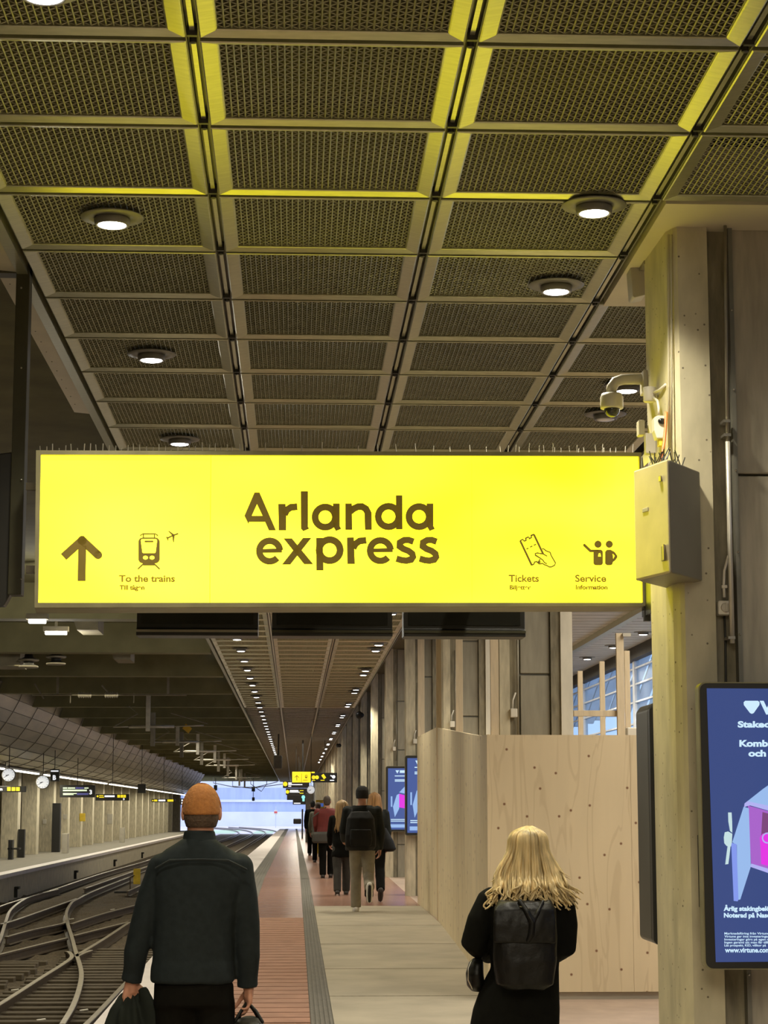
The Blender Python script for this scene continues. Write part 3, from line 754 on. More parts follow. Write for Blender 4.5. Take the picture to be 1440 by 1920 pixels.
sv = Marks(sp, SO)
sv.disc(*z4(1083, 245), 41*k4); sv.disc(*z4(1210, 245), 41*k4)
sv.poly(U(rr(1032, 306, 1138, 482, 28)), [U([(1085,382),(1090,350),(1108,345),(1118,382)])]); sv.stroke(U([(930,255),(998,320),(1080,320)]), 32*k4, True)
sv.poly(U([(1163,330),(1180,308),(1225,306),(1270,330),(1300,372),(1300,395),(1280,425),(1252,445),(1245,472),(1225,482),(1185,482),(1163,465)]), [U([(1248,352),(1270,375),(1255,408)])])
mpart('service_symbol', sv, 'ink', sign)
for body, x0, x1, yt_, yb_, bold in (('To the trains', 223, 328, 1078.5, 1091, .034), ('Till tågen', 224, 271, 1097.3, 1105.8, .05), ('Tickets', 953, 1010, 1078, 1091, .032),
                                     ('Biljetter', 955, 995, 1097.3, 1105.5, .05), ('Service', 1077.5, 1136, 1078, 1091, .032), ('Information', 1078.5, 1138.5, 1096.8, 1105.2, .05)):
    mpart('caption', Marks(sp, SO).text(body, x0, x1, yt_, yb_, bold=bold), 'inklight', sign)
# bird spikes on top
mb = MB(); n = 96
for i in range(n):
    px = 74+(1196-74)*i/(n-1)
    if 470 < px < 940 and i % 3: continue
    p = sp.at(px, 846.5)+back*random.uniform(.2, .8); h = random.uniform(.055, .066)
    mb.tube([p, p+Vector((random.uniform(-.006, .006), 0, h))], .0028, 4)
part('bird_spikes', mb, 'postgrey', sign)
# brackets that carry the sign
mb = MB()
for py in (905, 1062):
    p = sp.at(58, py)+back*.5; q = sp.at(70, py)+back*.5; mb.box(p.x-.03, q.x+.02, p.y-.03, p.y+.03, p.z-.02, p.z+.02)
part('bracket', mb, 'steelgrey', sign)
mb = MB(); p = sp.at(1206, 1095)
mb.box(p.x+.02, 1.95, 10.74, p.y+.09, atY(1206, 1150, 11).z, atY(1206, 1060, 11).z).box(p.x, p.x+.035, p.y-.02, p.y+.02, atY(0, 1155, 11).z, atY(0, 1070, 11).z)
part('wall_bracket', mb, 'black', sign)
p = sp.at(1212, 860)
part('wall_bracket', MB().box(p.x-.03, 1.95, 10.74, p.y+.10, p.z-.06, p.z+.01), 'steelgrey', sign)

# dark steel gantry at the sign's track end
def gantry():
    Y = 11.1; x1 = atY(48, 800, Y).x; x0 = x1-.075; zt = atY(0, 486, Y).z; zb = atY(0, 1135, Y).z; zz = atY(0, 512, Y).z
    t = thing('hanging_gantry', 'dark steel hanging frame left of the yellow sign', 'gantry', ((x0+x1)/2, Y, zb))
    part('post', MB().box(x0, x1, Y, Y+.12, zb+.06, zt), 'darkframe', t, bevel=.004); part('post', MB().box(x0-.62, x1-.62, Y, Y+.12, zb+.06, zt), 'darkframe', t, bevel=.004)
    part('top_beam', MB().box(x0-.62, x1+.0, Y-.002, Y+.11, zz, zt+.002), 'darkframe', t, bevel=.004)
    za = atY(0, 870, Y).z
    part('equipment_case', MB().prism([(x0-.5, Y+.02, za), (x0+.055, Y+.02, za+.08), (x0+.062, Y+.02, zb+.16), (x0-.02, Y+.02, zb), (x0-.5, Y+.02, zb)], (0, .09, 0)), 'black', t, bevel=.006)
    mb = MB()
    for py in (540, 690, 900, 1085): q = atY(40, py, Y); mb.ball((q.x, Y-.004, q.z), .006, .006, .006, 8, 4)
    part('bolts', mb, 'chrome', t)
    part('hanger', MB().box(x0+.01, x1-.01, Y+.03, Y+.09, zt, CEIL+.6).box(x0-.6, x1-.64, Y+.03, Y+.09, zt, CEIL+.6), 'darkframe', t)
gantry()
# rear sides of the hanging displays below the sign
for (x0, x1, lb) in ((256, 484, 'black hanging display case under the sign\'s train symbol'), (510, 736, 'black hanging display case under the middle of the sign'), (757, 985, 'black hanging display case nearest the wall, under the sign')):
    Y = 12.6; a = atY(x0, 1150, Y); b = atY(x1, 1150, Y); zb = atY(620, 1193, Y).z; zt = atY(620, 1118, Y).z
    t = thing('hanging_display', lb, 'display', ((a.x+b.x)/2, Y+.1, zb), 'hanging displays under the yellow sign')
    part('casing', MB().prism([(a.x, Y+.03, zt+.1), (a.x, Y+.03, zb+.05), (a.x, Y-.01, zb+.035), (a.x, Y-.01, zb), (a.x, Y+.2, zb), (a.x, Y+.2, zt+.1)], (b.x-a.x, 0, 0)), 'black', t, bevel=.004)
    part('window', MB().box(a.x+.03, b.x-.03, Y+.024, Y+.034, zb+.075, zt+.06), 'blackgloss', t)
    part('edge_strip', MB().box(a.x, b.x, Y-.016, Y-.006, zb+.022, zb+.037), 'darkframe' if x0 != 256 else 'steelgrey', t)
    part('hanger', MB().box((a.x+b.x)/2-.06, (a.x+b.x)/2+.06, 11.36+.0875*((a.x+b.x)/2-.3), Y+.1, zt+.02, zt+.08), 'darkframe', t)

# ================================================================== THINGS ON THE NEAR PIER
def cabinet():
    ct = atY(1252, 860, 9.62); cb = atY(1256, 1073, 9.62)
    lt = atY(1188, 872, 9.98); rt = atY(1314, 862, 9.99)
    x0, y0 = ct.x, 9.62; L = (Vector((lt.x, 9.98, 0))-Vector((x0, y0, 0))); R = Vector((atY(1314, 960, 9.99).x, 9.99, 0))-Vector((x0, y0, 0))
    t = thing('electrical_cabinet', 'cream metal electrical cabinet on the pier beside the yellow sign', 'cabinet', (x0, y0, cb.z))
    o = Vector((x0, y0, 0)); zt, zb = ct.z, cb.z
    up = lambda v, z: Vector((v.x, v.y, z))
    ln = L.normalized(); rn = R.normalized()
    pts = [o+ln*.0+rn*.02, o+rn*.0+R, o+R+L, o+L+rn*.02]
    part('body', MB().prism([up(p, zb) for p in pts], (0, 0, zt-zb)), mat('shaded cabinet side paint', (.22, .195, .125), .45, 0, .06, 4), t, bevel=.008)  # sides turned from the sign, their shade put into the colour
    out = -rn
    pts = [o-rn*.004, o+L-rn*.004, o+L+rn*.018, o+rn*.018]
    door = part('door', MB().prism([up(p, zb-.002) for p in pts], (0, 0, zt-zb+.002)), 'cabinet', t, bevel=.01)
    def on(u, z0, z1, w, d, name, m, lab=None):
        c = o+L*u-rn*(.004+d/2); part(name, MB().obox((c.x, c.y, (z0+z1)/2), ln*w/2, rn*d/2, (0, 0, abs(z1-z0)/2)), m, door, bevel=.002, label=lab)
    H = zt-zb
    on(.20, zt-H*.135, zt-H*.185, .025, .016, 'lock', 'chrome'); on(.66, zt-H*.375, zt-H*.41, .062, .006, 'label_plate', 'offwhite')
    on(.17, zt-H*.76, zt-H*.89, .03, .012, 'handle_recess', 'steelgrey'); on(.11, zt-H*.75, zt-H*.89, .008, .03, 'handle', 'chrome')
    mb = MB()
    for i in range(26):
        q = o+L*random.uniform(.05, .95)+R*random.uniform(.0, .55); q.z = zt; mb.tube([q, q+Vector((random.uniform(-.04, .04), random.uniform(-.03, .03), random.uniform(.05, .085)))], .003, 5)
    part('bird_spikes', mb, 'clip', t)
    part('mounting', MB().box(xb-.02, xb+.06, 9.96, FIN0+.05, zb+.1, zt-.1), 'steelgrey', t)
cabinet()

def dome_camera():
    Y = 10.75; g = lambda x, y: atY(x, y, Y)
    c = g(1147, 752)
    t = thing('dome_camera', 'white dome security camera on a curved arm from the concrete pier', 'security camera', c)
    part('arm', MB().tube([g(1207, 711), g(1185, 711), g(1167, 711.5), g(1154, 716), g(1147, 727), g(1146, 740)], .030, 14), 'offwhite', t, True)
    q = g(1207, 711); part('wall_plate', MB().box(q.x-.012, 1.94, Y-.06, Y+.06, g(0, 728).z, g(0, 686).z), 'offwhite', t, bevel=.005)
    s = (g(1169, 750).x-g(1126, 750).x)/2; h0 = g(0, 756).z; h1 = g(0, 728).z
    part('housing', MB().lathe((c.x, Y, h0), [(s*.55, -.002), (s*.98, 0), (s, .01), (s, h1-h0-.02), (s*.86, h1-h0), (.02, h1-h0+.004)], 32), 'offwhite', t, True)
    r = s*.68; part('dome', MB().lathe((c.x, Y, h0), [(r, .004), (r, -.008)]+[(r*math.cos(a), -.008-r*.95*math.sin(a)) for a in [i*PI/2/8 for i in range(1, 8)]]+[(.003, -.008-r*.95)], 28), 'domeglass', t, True)
dome_camera()
def pxsolo(name, x0, x1, y0, y1, Y, d, m, label, cat, group=None, bevel=.004): return solo(name, pxbox(MB(), x0, x1, y0, y1, Y, d), m, label, cat, group, bevel=bevel)
# wall loudspeaker, junction boxes, cables
t = thing('wall_speaker', 'pale box loudspeaker high on the pier under the ceiling', 'loudspeaker', atY(1195, 550, 10.9))
a = atY(1179, 500, 10.9); b = atY(1207, 500, 10.9)
zt_, zb_ = atY(0, 492, 10.9).z, atY(0, 549, 10.9).z
part('housing', MB().prism([(a.x, 10.85, zt_), (a.x+.01, 10.85, zb_+.01), (a.x+.02, 10.85, zb_), (1.935, 10.85, zb_+.015), (1.935, 10.85, zt_+.02)], (0, .14, 0)), 'offwhite', t, bevel=.005)
part('bracket', MB().box(1.905, 1.94, 10.70, 10.9, zt_-.02, zt_+.14), 'steelgrey', t)
t = thing('junction_box', 'white cylindrical junction box on the pier beside the dome camera', 'junction box', atY(1219, 740, 10.6))
c = atY(1218, 740, 10.45)
part('housing', MB().lathe((c.x, 10.45, c.z-.04), [(.03, 0), (.034, .004), (.034, .076), (.03, .08), (.002, .08)], 20), 'white', t, True)
part('cable', MB().tube([atY(1226, 736, 10.43), atY(1238, 731, 10.3), atY(1248, 722, 10.2)], .009, 8), 'white', t, True)
part('cable', MB().tube([atY(1225, 745, 10.42), atY(1233, 752, 10.3), atY(1235, 765, 10.26), atY(1235, 778, 10.26)], .007, 8), 'white', t, True)
t = thing('motion_sensor', 'white wedge sensor with a dark lens above the cabinet', 'sensor', atY(1235, 815, 10.3))
a, b = atY(1223, 775, 10.3), atY(1245, 775, 10.3); zt_, zm_, zb_ = atY(0, 772, 10.3).z, atY(0, 800, 10.3).z, atY(0, 815, 10.3).z
part('housing', MB().prism([(a.x, 10.25, zt_-.01), (a.x+.02, 10.25, zt_), (b.x, 10.25, zt_), (b.x, 10.25, zb_), (a.x+.012, 10.25, zb_), (a.x, 10.25, zm_)], (0, .08, 0)), 'white', t, bevel=.005)
c = atY(1241, 790, 10.25); part('lens', MB().ball((c.x, 10.245, c.z), .022, .012, .016), 'blackgloss', t, True)
part('clip', MB().box(a.x+.025, b.x-.01, 10.26, 10.31, atY(0, 828, 10.3).z, zb_), 'yellowplastic', t)
solo('orange_cable', MB().tube([atY(1249, 772, 10.11), atY(1248, 800, 10.11), atY(1245, 830, 10.06), atY(1240, 862, 9.95)], .008, 8), 'orange', 'orange cable running down the pier into the cream cabinet', 'cable', smooth=True)
pxsolo('sensor_box', 1198, 1209, 787, 815, 10.72, .08, 'offwhite', 'small white box on the pier edge above the sign end', 'box')
pxsolo('socket_box', 1211, 1230, 812, 850, 10.5, .06, 'offwhite', 'pale flat box on the pier behind the yellow cable clip', 'box')
solo('corner_trunking', MB().tube([atY(1254, 440, 10.12), atY(1254, 640, 10.12), atY(1255, 840, 10.12)], .008, 8).tube([atY(1259, 440, 10.08), atY(1259, 640, 10.08), atY(1259, 860, 10.08)], .006, 8), 'beige', 'thin cable trunking down the corner of the concrete pier', 'cable trunking', smooth=True)
# conduit with surface switch
t = thing('conduit_pipe', 'grey conduit pipe with clips beside the metal wall sheets', 'conduit', atY(1380, 1206, 10.02))
Yc = 10.02
part('pipe', MB().tube([atY(1359.5, 412, Yc), atY(1361, 600, Yc), atY(1364, 830, Yc)], .0085, 10), 'steelgrey', t, True)
part('pipe', MB().tube([atY(1364.5, 828, Yc), atY(1368, 1000, Yc), atY(1373, 1206, Yc)], .0125, 10), 'postgrey', t, True)
for py, px in ((790, 1362), (816, 1363), (1196, 1371)):
    c = atY(px, py, Yc); part('clip', MB().obox((c.x, Yc+.03, c.z), (.018, 0, 0), (0, .045, 0), (0, 0, .007)), 'chrome', t)
t = thing('wall_switch', 'white rotary switch box on the pier beside the conduit', 'switch', atY(1358, 1146, 10.1))
a, b = atY(1346, 1133, 10.06), atY(1371, 1133, 10.06); zt_, zb_ = atY(0, 1120, 10.06).z, atY(0, 1147, 10.06).z
part('box', MB().box(a.x, b.x, 10.05, 10.13, zb_, zt_), 'white', t, bevel=.008)
c = (a+b)/2; part('knob', MB().lathe((c.x+.003, 10.05, (zt_+zb_)/2), [(.002, -.014), (.022, -.012), (.026, .004)], 20, 'y').box(c.x-.001, c.x+.007, 10.028, 10.04, (zt_+zb_)/2-.022, (zt_+zb_)/2+.022), 'offwhite', t)
part('cable', MB().tube([atY(1358, 1120, 10.07), atY(1357, 1095, 10.07), atY(1358, 1070, 10.07), atY(1364, 1048, 10.05), atY(1366, 1042, 10.04)], .007, 8), 'white', t, True)
c = atY(1358, 1100, 10.07); part('gland', MB().box(c.x-.014, c.x+.014, 10.06, 10.085, c.z-.008, c.z+.008), 'white', t, bevel=.003)
solo('black_cable', MB().tube([atY(1358, 1147, 10.12), atY(1360, 1200, 10.12), atY(1361, 1290, 10.12), atY(1361, 1400, 10.12)], .006, 6), 'clip', 'black cable dropping from the white switch box', 'cable', smooth=True)

# advertising screens: case, bezel glass, lit picture and lettering
def ad_case(t, x0, x1, y0, y1, Y, dep=.12):
    a, b = atY(x0, (y0+y1)/2, Y), atY(x1, (y0+y1)/2, Y); zt = atY(x0, y0, Y).z; zb = atY(x0, y1, Y).z
    r = .035; w = b.x-a.x
    pts = [(a.x+p[0], Y, zb+p[1]) for p in rr(0, 0, w, zt-zb, r)]
    part('case', MB().prism(pts, (0, dep, 0)), 'black', t, bevel=.006)
    pts = [(a.x+p[0], Y+.004, zb+p[1]) for p in rr(-.006, -.006, w+.006, zt-zb+.006, r)]
    part('rim', MB().prism(pts, (0, dep*.7, 0)), 'signback', t)
YA = 9.72
t = thing('advertising_screen', 'large portrait screen with a blue advert, nearest the camera by the pier', 'advertising screen', atY(1466, 1815, YA))
ad_case(t, 1318, 1612, 1281, 1816, YA)
part('mount', MB().box(2.0, 2.06, YA+.1, FIN0+.02, 1.25, 1.6), 'black', t)
ap = Plane((0, YA-.004, 0), (0, -1, 0))
mk = Marks(ap, .0); mk.poly([(1325, 1290.5), (1604, 1292), (1610, 1802), (1342, 1804)]); mpart('picture', mk, 'screen', t)
O1 = .003
mk = Marks(ap, O1)
mk.poly([(1394+p[0], 1314+p[1]) for p in ((3,0),(27,0),(30,3),(29.5,8),(19,23),(15.5,24.5),(12,23),(0.5,8),(0,3))]); mk.text('Virtune', 1424, 1538, 1314, 1338, 'V', .05)
mk.text('Staked', 1383, 1444, 1352, 1363.5, 'S', .045); mk.text('Kombi', 1386, 1444, 1387.5, 1399.5, 'K', .045); mk.text('och', 1403, 1436, 1406, 1418, 'h', .045)
mk.text('Årlig stakingbelö', 1356.5, 1444, 1699, 1707.5, 'l', .045); mk.text('Noterad på Nasd', 1357, 1444, 1711.5, 1720, 'N', .045); mk.text('www.virtune.com', 1359, 1444, 1776.5, 1785.5, 'l', .035)
for i, s_ in enumerate(('Marknadsföring från Virtune', 'Virtune ger inte investeringar', 'Investeringar görs på egen ri', 'Ingen garanti att man får tillb', 'Läs prospekt, KID, villkor på')):
    mk.text(s_, 1358, 1442 if i < 4 else 1436, 1748+5.6*i, 1752+5.6*i, 'l', .02)
mpart('lettering', mk, 'screen_text', t)
def z5(x, y): return (1330+x/5.645, 1480+y/5.645)
V5 = lambda pts: [z5(*p) for p in pts]
def m5(name, polys, m, off):
    k = Marks(ap, off)
    for q in polys: k.poly(V5(q))
    mpart(name, k, m, t)
m5('safe_interior', [[(405,170),(1300,420),(1300,950),(640,870),(440,790)]], 'screen_purple', .004)
m5('safe_back', [[(560,240),(1300,440),(1300,700),(540,620)]], 'screen_pinkdark', .0045)
m5('safe_roof', [[(370,150),(560,0),(900,-240),(1500,120),(1300,330),(620,210),(430,160)]], 'screen_pale', .005)
m5('safe_edge', [[(370,150),(400,125),(1300,320),(1300,400),(620,225),(430,170),(405,175),(365,190)], [(440,785),(640,845),(1300,930),(1300,965),(620,885),(432,820)]], 'screen_lilac', .0055)
m5('safe_door', [[(360,185),(415,200),(436,800),(432,830),(325,1165),(300,1170),(288,590),(240,560)]], 'screen_pale', .006)
m5('safe_door_edge', [[(228,565),(285,580),(305,1165),(296,1185),(255,1180)]], 'screen_mid', .0065)
m5('safe_handle', [[(150,510),(160,455),(195,445),(240,470),(235,560),(225,605),(180,600),(155,570)], [(195,245),(232,245),(238,340),(240,460),(215,440),(198,340)], [(190,600),(222,590),(210,700),(198,790),(165,795),(178,690)]], 'screen_white', .007)
m5('coins', [[(530,510),(560,470),(640,460),(700,480),(715,520),(712,790),(620,810),(545,790),(540,640)]], 'screen_magenta', .007)
mk = Marks(ap, .008); mk.ring(*z5(610, 515), 58/5.645, 44/5.645); mpart('coin_rim', mk, 'screen_lilac', t)
# the edge-on screen behind the pier
t = thing('advertising_screen', 'dark screen case seen edge-on between plywood hoarding and pier', 'advertising screen', atY(1216, 1775, 11.95))
XE = atY(1221, 1500, 11.95).x; zt, zb = atY(0, 1314, 11.95).z, atY(0, 1775, 11.95).z
part('case', MB().prism([(XE, 12.02, zb+.02), (XE+.02, 12.02, zb), (2.75, 12.02, zb), (2.75, 12.02, zt), (XE+.03, 12.02, zt), (XE, 12.02, zt-.04)], (0, .42, 0)), mat('dark grey screen case', (.085, .08, .06), .45, .2, .05), t, bevel=.012)
part('bezel', MB().prism([(XE, 11.95, zb+.02), (XE+.02, 11.95, zb), (2.75, 11.95, zb), (2.75, 11.95, zt), (XE+.03, 11.95, zt), (XE, 11.95, zt-.04)], (0, .07, 0)), 'black', t, bevel=.006)
part('glass', MB().box(XE+.03, 2.72, 11.943, 11.955, zb+.04, zt-.04), 'blackgloss', t)
part('mount', MB().box(2.3, 2.4, 10.58, 11.96, 1.2, 1.3), 'black', t)
# two screens far down the wall
for (x0, x1, y0, y1, Y, lb) in ((760, 822, 1417, 1566, 34.4, 'small lit blue screen beside the plywood hoarding'), (724, 782, 1437, 1559, 42.2, 'small lit blue screen on the pier behind the walking group')):
    t = thing('advertising_screen', lb, 'advertising screen', atY((x0+x1)/2, y1, Y), 'far advertising screens')
    ad_case(t, x0, x1, y0, y1, Y)
    mq = atY((x0+x1)/2+10, (y0+y1)/2, Y); part('mount', MB().box(2.0, 2.06, Y+.1, Y+.25, mq.z-.2, mq.z+.2), 'black', t)
    p2 = Plane((0, Y-.006, 0), (0, -1, 0)); w, h = x1-x0, y1-y0
    mk = Marks(p2, 0).rect(x0+.06*w, y0+.03*h, x1-.06*w, y1-.03*h); mpart('picture', mk, 'screen_far', t)
    mk = Marks(p2, .006); mk.poly([(x0+w*.30, y0+h*.06), (x0+w*.42, y0+h*.06), (x0+w*.36, y0+h*.11)]); mk.rect(x0+w*.44, y0+h*.06, x0+w*.8, y0+h*.10)
    for q in (.14, .20, .22): mk.rect(x0+w*.28, y0+h*q, x0+w*.75, y0+h*(q+.013))
    for q in (.81, .835): mk.rect(x0+w*.15, y0+h*q, x0+w*.7, y0+h*(q+.012))
    mpart('lettering', mk, 'screen_text', t)
    mk = Marks(p2, .012); mk.poly([(x0+w*.22, y0+h*.62), (x0+w*.28, y0+h*.78), (x0+w*.42, y0+h*.65), (x0+w*.42, y0+h*.42), (x0+w*.34, y0+h*.44)]); mk.poly([(x0+w*.42, y0+h*.40), (x0+w*.62, y0+h*.30), (x0+w*.9, y0+h*.42), (x0+w*.62, y0+h*.42)]); mk.rect(x0+w*.15, y0+h*.46, x0+w*.20, y0+h*.62); mk.rect(x0+w*.13, y0+h*.89, x0+w*.7, y0+h*.94)
    mpart('safe_door', mk, 'screen_pale', t)
    mk = Marks(p2, .009); mk.poly([(x0+w*.42, y0+h*.42), (x0+w*.8, y0+h*.47), (x0+w*.8, y0+h*.66), (x0+w*.42, y0+h*.63)]); mpart('safe_interior', mk, 'screen_magenta', t)

# ================================================================== PLYWOOD HOARDING AND TIMBER
def hoarding():
    G = lambda px, py, Y: atY(px, py, Y)
    Yf = 17.3
    bl, br = G(919, 1858, Yf), G(1300, 1861, Yf); zt = G(1050, 1378, Yf).z; zb = G(1050, 1860, Yf).z
    t = thing('plywood_hoarding', 'broad plywood sheet of the hoarding facing the camera behind the blonde woman', 'hoarding', ((bl.x+br.x)/2, Yf, zb))
    part('sheet', MB().box(bl.x-.012, bl.x+1.22, Yf, Yf+.018, zb, zt), 'plywood', t)
    part('sheet', MB().box(bl.x+1.222, br.x+.5, Yf+.0, Yf+.018, zb, zt), 'plywood', t)
    part('base_board', MB().box(bl.x+.02, br.x+.5, Yf+.03, Yf+.075, fz(Yf)-.01, zb+.03), 'patch', t)
    # side sheets facing the track, in three bays
    pts = [(919, 1377, 1858, Yf+.018), (905, 1380, 1822, 18.7), (872, 1374, 1773, 21.9), (819, 1364, 1714, 28.3), (783, 1382, 1688, 32.2)]
    t = thing('plywood_side_hoarding', 'plywood hoarding side running away beside the concrete walkway', 'hoarding', G(850, 1740, 24))
    Q = []
    for (px, yt, yb, Y) in pts:
        a = G(px, yb, Y); Q.append((a.x, Y, fz(Y), G(px, yt, Y).z))
    for i in range(len(Q)-1):
        (xa_, ya, z0a, z1a), (xb_, yb_, z0b, z1b) = Q[i], Q[i+1]
        part('sheet', MB().hexa([(xa_, ya, z0a), (xb_, yb_, z0b), (xb_+.02, yb_, z0b), (xa_+.02, ya, z0a)], [(xa_, ya, z1a), (xb_, yb_, z1b), (xb_+.02, yb_, z1b), (xa_+.02, ya, z1a)]), 'plyside', t)
hoarding()
def stud(x0, x1, y0, y1, Y, lb, m='timber', d=.045):
    a = atY(x0, 1300, Y); b = atY(x1, 1300, Y); solo('timber_stud', MB().box(a.x, b.x, Y, Y+d, fz(Y), atY(x0, y0, Y).z), m, lb, 'timber stud', None, bevel=.002)
stud(783.5, 796, 1197, 1700, 32.6, 'pale timber post at the far end of the plywood hoarding')
stud(818, 830, 1196, 1420, 27.9, 'timber post above the fold of the plywood hoarding')
stud(855, 868, 1194, 1420, 24.5, 'timber post above the hoarding beside the narrow grey sheet')
stud(920, 935, 1190, 1420, 18.0, 'brown timber post above the hoarding corner')
stud(1157, 1171, 1187, 1420, 17.5, 'tall pale timber post with a bracket behind the front plywood')
stud(1084, 1093, 1258, 1440, 22.4, 'shortest looking timber post, in the open bay beside the slim pier')
stud(1125.5, 1134.5, 1240, 1440, 20.3, 'timber post in the open bay behind the cross rail')
stud(1172.5, 1182, 1220, 1440, 19.0, 'timber post in the open bay right of the tall bracketed post')
solo('timber_rail', pxbox(MB(), 1076, 1158, 1332, 1343, 17.54, .045), 'timber', 'horizontal timber rail across the open bay above the plywood', 'timber rail', bevel=.002)
solo('stud_bracket', pxbox(MB(), 1168, 1183, 1187, 1193, 17.46, .04), 'offwhite', 'small pale bracket at the head of the tall timber post', 'bracket')
solo('white_parcel', MB().box(atY(1176, 1364, 18.2).x, atY(1202, 1364, 18.2).x, 18.2, 18.5, fz(18.2), atY(1190, 1364, 18.2).z), 'white', 'white box standing behind the plywood next to the edge-on screen', 'box', bevel=.01)
# surface sockets on the far piers
for (px, py, Y, lb) in ((963, 1337, 18.72, 'white socket box with a cable on the pier above the hoarding corner'), (848, 1358, 27.2, 'white socket box low on the pier above the hoarding fold'), (778, 1390, 34.6, 'white socket box on the pier beside the hoarding end'), (739, 1404, 42.4, 'white socket box on the pier above the farther blue screen')):
    s = Y/18.7; t = thing('wall_socket', lb, 'socket', atY(px, py, Y-.02)); c = atY(px, py, Y-.02)
    part('box', MB().box(c.x-.032*1, c.x+.032, Y-.06, Y+.05, c.z-.04, c.z+.04), 'white', t, bevel=.006)
    part('cable', MB().tube([c+Vector((-.01, 0, .04)), c+Vector((-.006, 0, .12)), c+Vector((.02, 0, .19))], .008, 6), 'white', t, True)
    part('conduit', MB().tube([c+Vector((.045, .03, -.25)), c+Vector((.045, .03, 1.0))], .012, 8), 'steelgrey', t, True)
for (px, py, lb) in ((676, 1341, 'round black dome camera hung by the far piers'), (636, 1398, 'tiny black dome camera hung far down the pier wall')):
    Y = 58.1 if px == 676 else 89.3; c = atY(px, py, Y)
    t = thing('dome_camera', lb, 'security camera', c); part('arm', MB().tube([(c.x+.02, Y, c.z+.05), (c.x+.2, Y, c.z+.08), (1.895, Y, c.z+.08)], .04, 8), 'black', t); part('dome', MB().ball(c, .14, .14, .12), 'black', t, True)

# ================================================================== TRACKS
RZ = -.60
def rail_path(pts):
    out = []
    for px, py in pts:
        p = atZ(px, py, RZ); out.append((p.x, p.y))
    return out
def smooth2(P, n=6):
    out = []
    for i in range(len(P)-1):
        p0 = P[max(i-1, 0)]; p1 = P[i]; p2 = P[i+1]; p3 = P[min(i+2, len(P)-1)]
        for k in range(n):
            t = k/n; out.append(tuple(.5*((2*p1[j])+(-p0[j]+p2[j])*t+(2*p0[j]-5*p1[j]+4*p2[j]-p3[j])*t*t+(-p0[j]+3*p1[j]-3*p2[j]+p3[j])*t**3) for j in (0, 1)))
    out.append(P[-1]); return out
def railprof(mb, P, prof):
    base = len(mb.v); m = len(prof); k = len(P)
    for i, (x, y) in enumerate(P):
        a, b = P[max(i-1, 0)], P[min(i+1, k-1)]; t = Vector((b[0]-a[0], b[1]-a[1])).normalized(); nx, ny = t.y, -t.x
        for (u, z) in prof: mb.v.append(Vector((x+nx*u, y+ny*u, RZ+z)))
    for i in range(k-1):
        for j in range(m):
            j2 = (j+1) % m; mb.f.append((base+i*m+j, base+i*m+j2, base+(i+1)*m+j2, base+(i+1)*m+j))
    mb.f.append(tuple(base+j for j in range(m))); mb.f.append(tuple(base+(k-1)*m+j for j in range(m)))
    return mb
BODY = [(-.075, -.16), (.075, -.16), (.075, -.145), (.012, -.13), (.012, -.045), (.036, -.035), (.036, -.004), (-.036, -.004), (-.036, -.035), (-.012, -.045), (-.012, -.13), (-.075, -.145)]
HEAD = [(-.034, -.004), (.034, -.004), (.030, .002), (-.030, .002)]
def railway_rail(pts, lb, sm=True, world=None, top='railtop'):
    P = world or rail_path(pts); P = smooth2(P) if sm and len(P) > 2 else P
    t = thing('railway_rail', lb, 'rail', (P[0][0], P[0][1], RZ-.16), 'rails of the near tracks')
    part('web', railprof(MB(), P, BODY), 'railsteel', t); part('head', railprof(MB(), P, HEAD), top, t)
Z6 = lambda pts: [(x/5.143, 1560+y/5.143) for x, y in pts]
xA = rail_path([(106, 1670)])[0]; xC = rail_path([(78, 1708)])[0]
railway_rail(Z6([(-700, 990), (0, 715), (545, 545), (980, 400), (1420, 275)])+[(320, 1598)], 'long rail nearest the far platform wall')
railway_rail(Z6([(-30, 1090), (10, 1010), (60, 850), (110, 740), (250, 640), (400, 590), (560, 552)]), 'curved turnout rail joining the rail by the far wall')
railway_rail(Z6([(0, 888), (120, 858), (400, 760), (740, 640)]), 'straight rail ending at the switch blade of the second curve')
railway_rail(Z6([(1250, 432), (900, 570), (760, 640), (690, 680), (642, 770), (650, 870), (690, 1000), (730, 1150), (770, 1280), (785, 1380), (760, 1520), (700, 1680), (600, 1850)]), 'boldly curved turnout rail snaking across the middle of the crossing', top='railtop')
railway_rail(Z6([(60, 1010), (300, 945), (600, 880), (628, 850)]), 'bent wing rail ending beside the curved rail')
railway_rail(Z6([(685, 885), (980, 790), (1275, 712), (1500, 655)]), 'rail running from the curve towards the yellow signal box')
railway_rail(Z6([(-60, 1195), (0, 1178), (320, 1098), (640, 1020)]), 'check rail low at the edge of the crossing')
railway_rail(Z6([(710, 998), (980, 930), (1250, 862), (1500, 795)]), 'rail leaving the crossing behind the man in the ochre cap')
railway_rail(Z6([(-420, 1900), (0, 1655), (400, 1400), (600, 1275), (690, 1205), (672, 1160), (640, 1150)]), 'heavy rail with a flared end at the crossing frog')
railway_rail(Z6([(735, 1190), (1000, 1030), (1240, 872), (1480, 720)])+[(300, 1690)], 'straight rail from the frog towards the man\'s elbow')
railway_rail(Z6([(735, 1200), (800, 1168), (880, 1140)]), 'short flared guard rail at the frog')
railway_rail(Z6([(560, 2050), (830, 1850), (1130, 1540), (1330, 1330)]), 'rail beside the white platform edge behind the dark coat')
railway_rail(None, 'farther rail of the far track, curving out into daylight', world=[(-6.3, 62), (-6.1, 100), (-5.9, 150), (-5.7, 200), (-6.3, 230), (-8.5, 260), (-13, 290)])
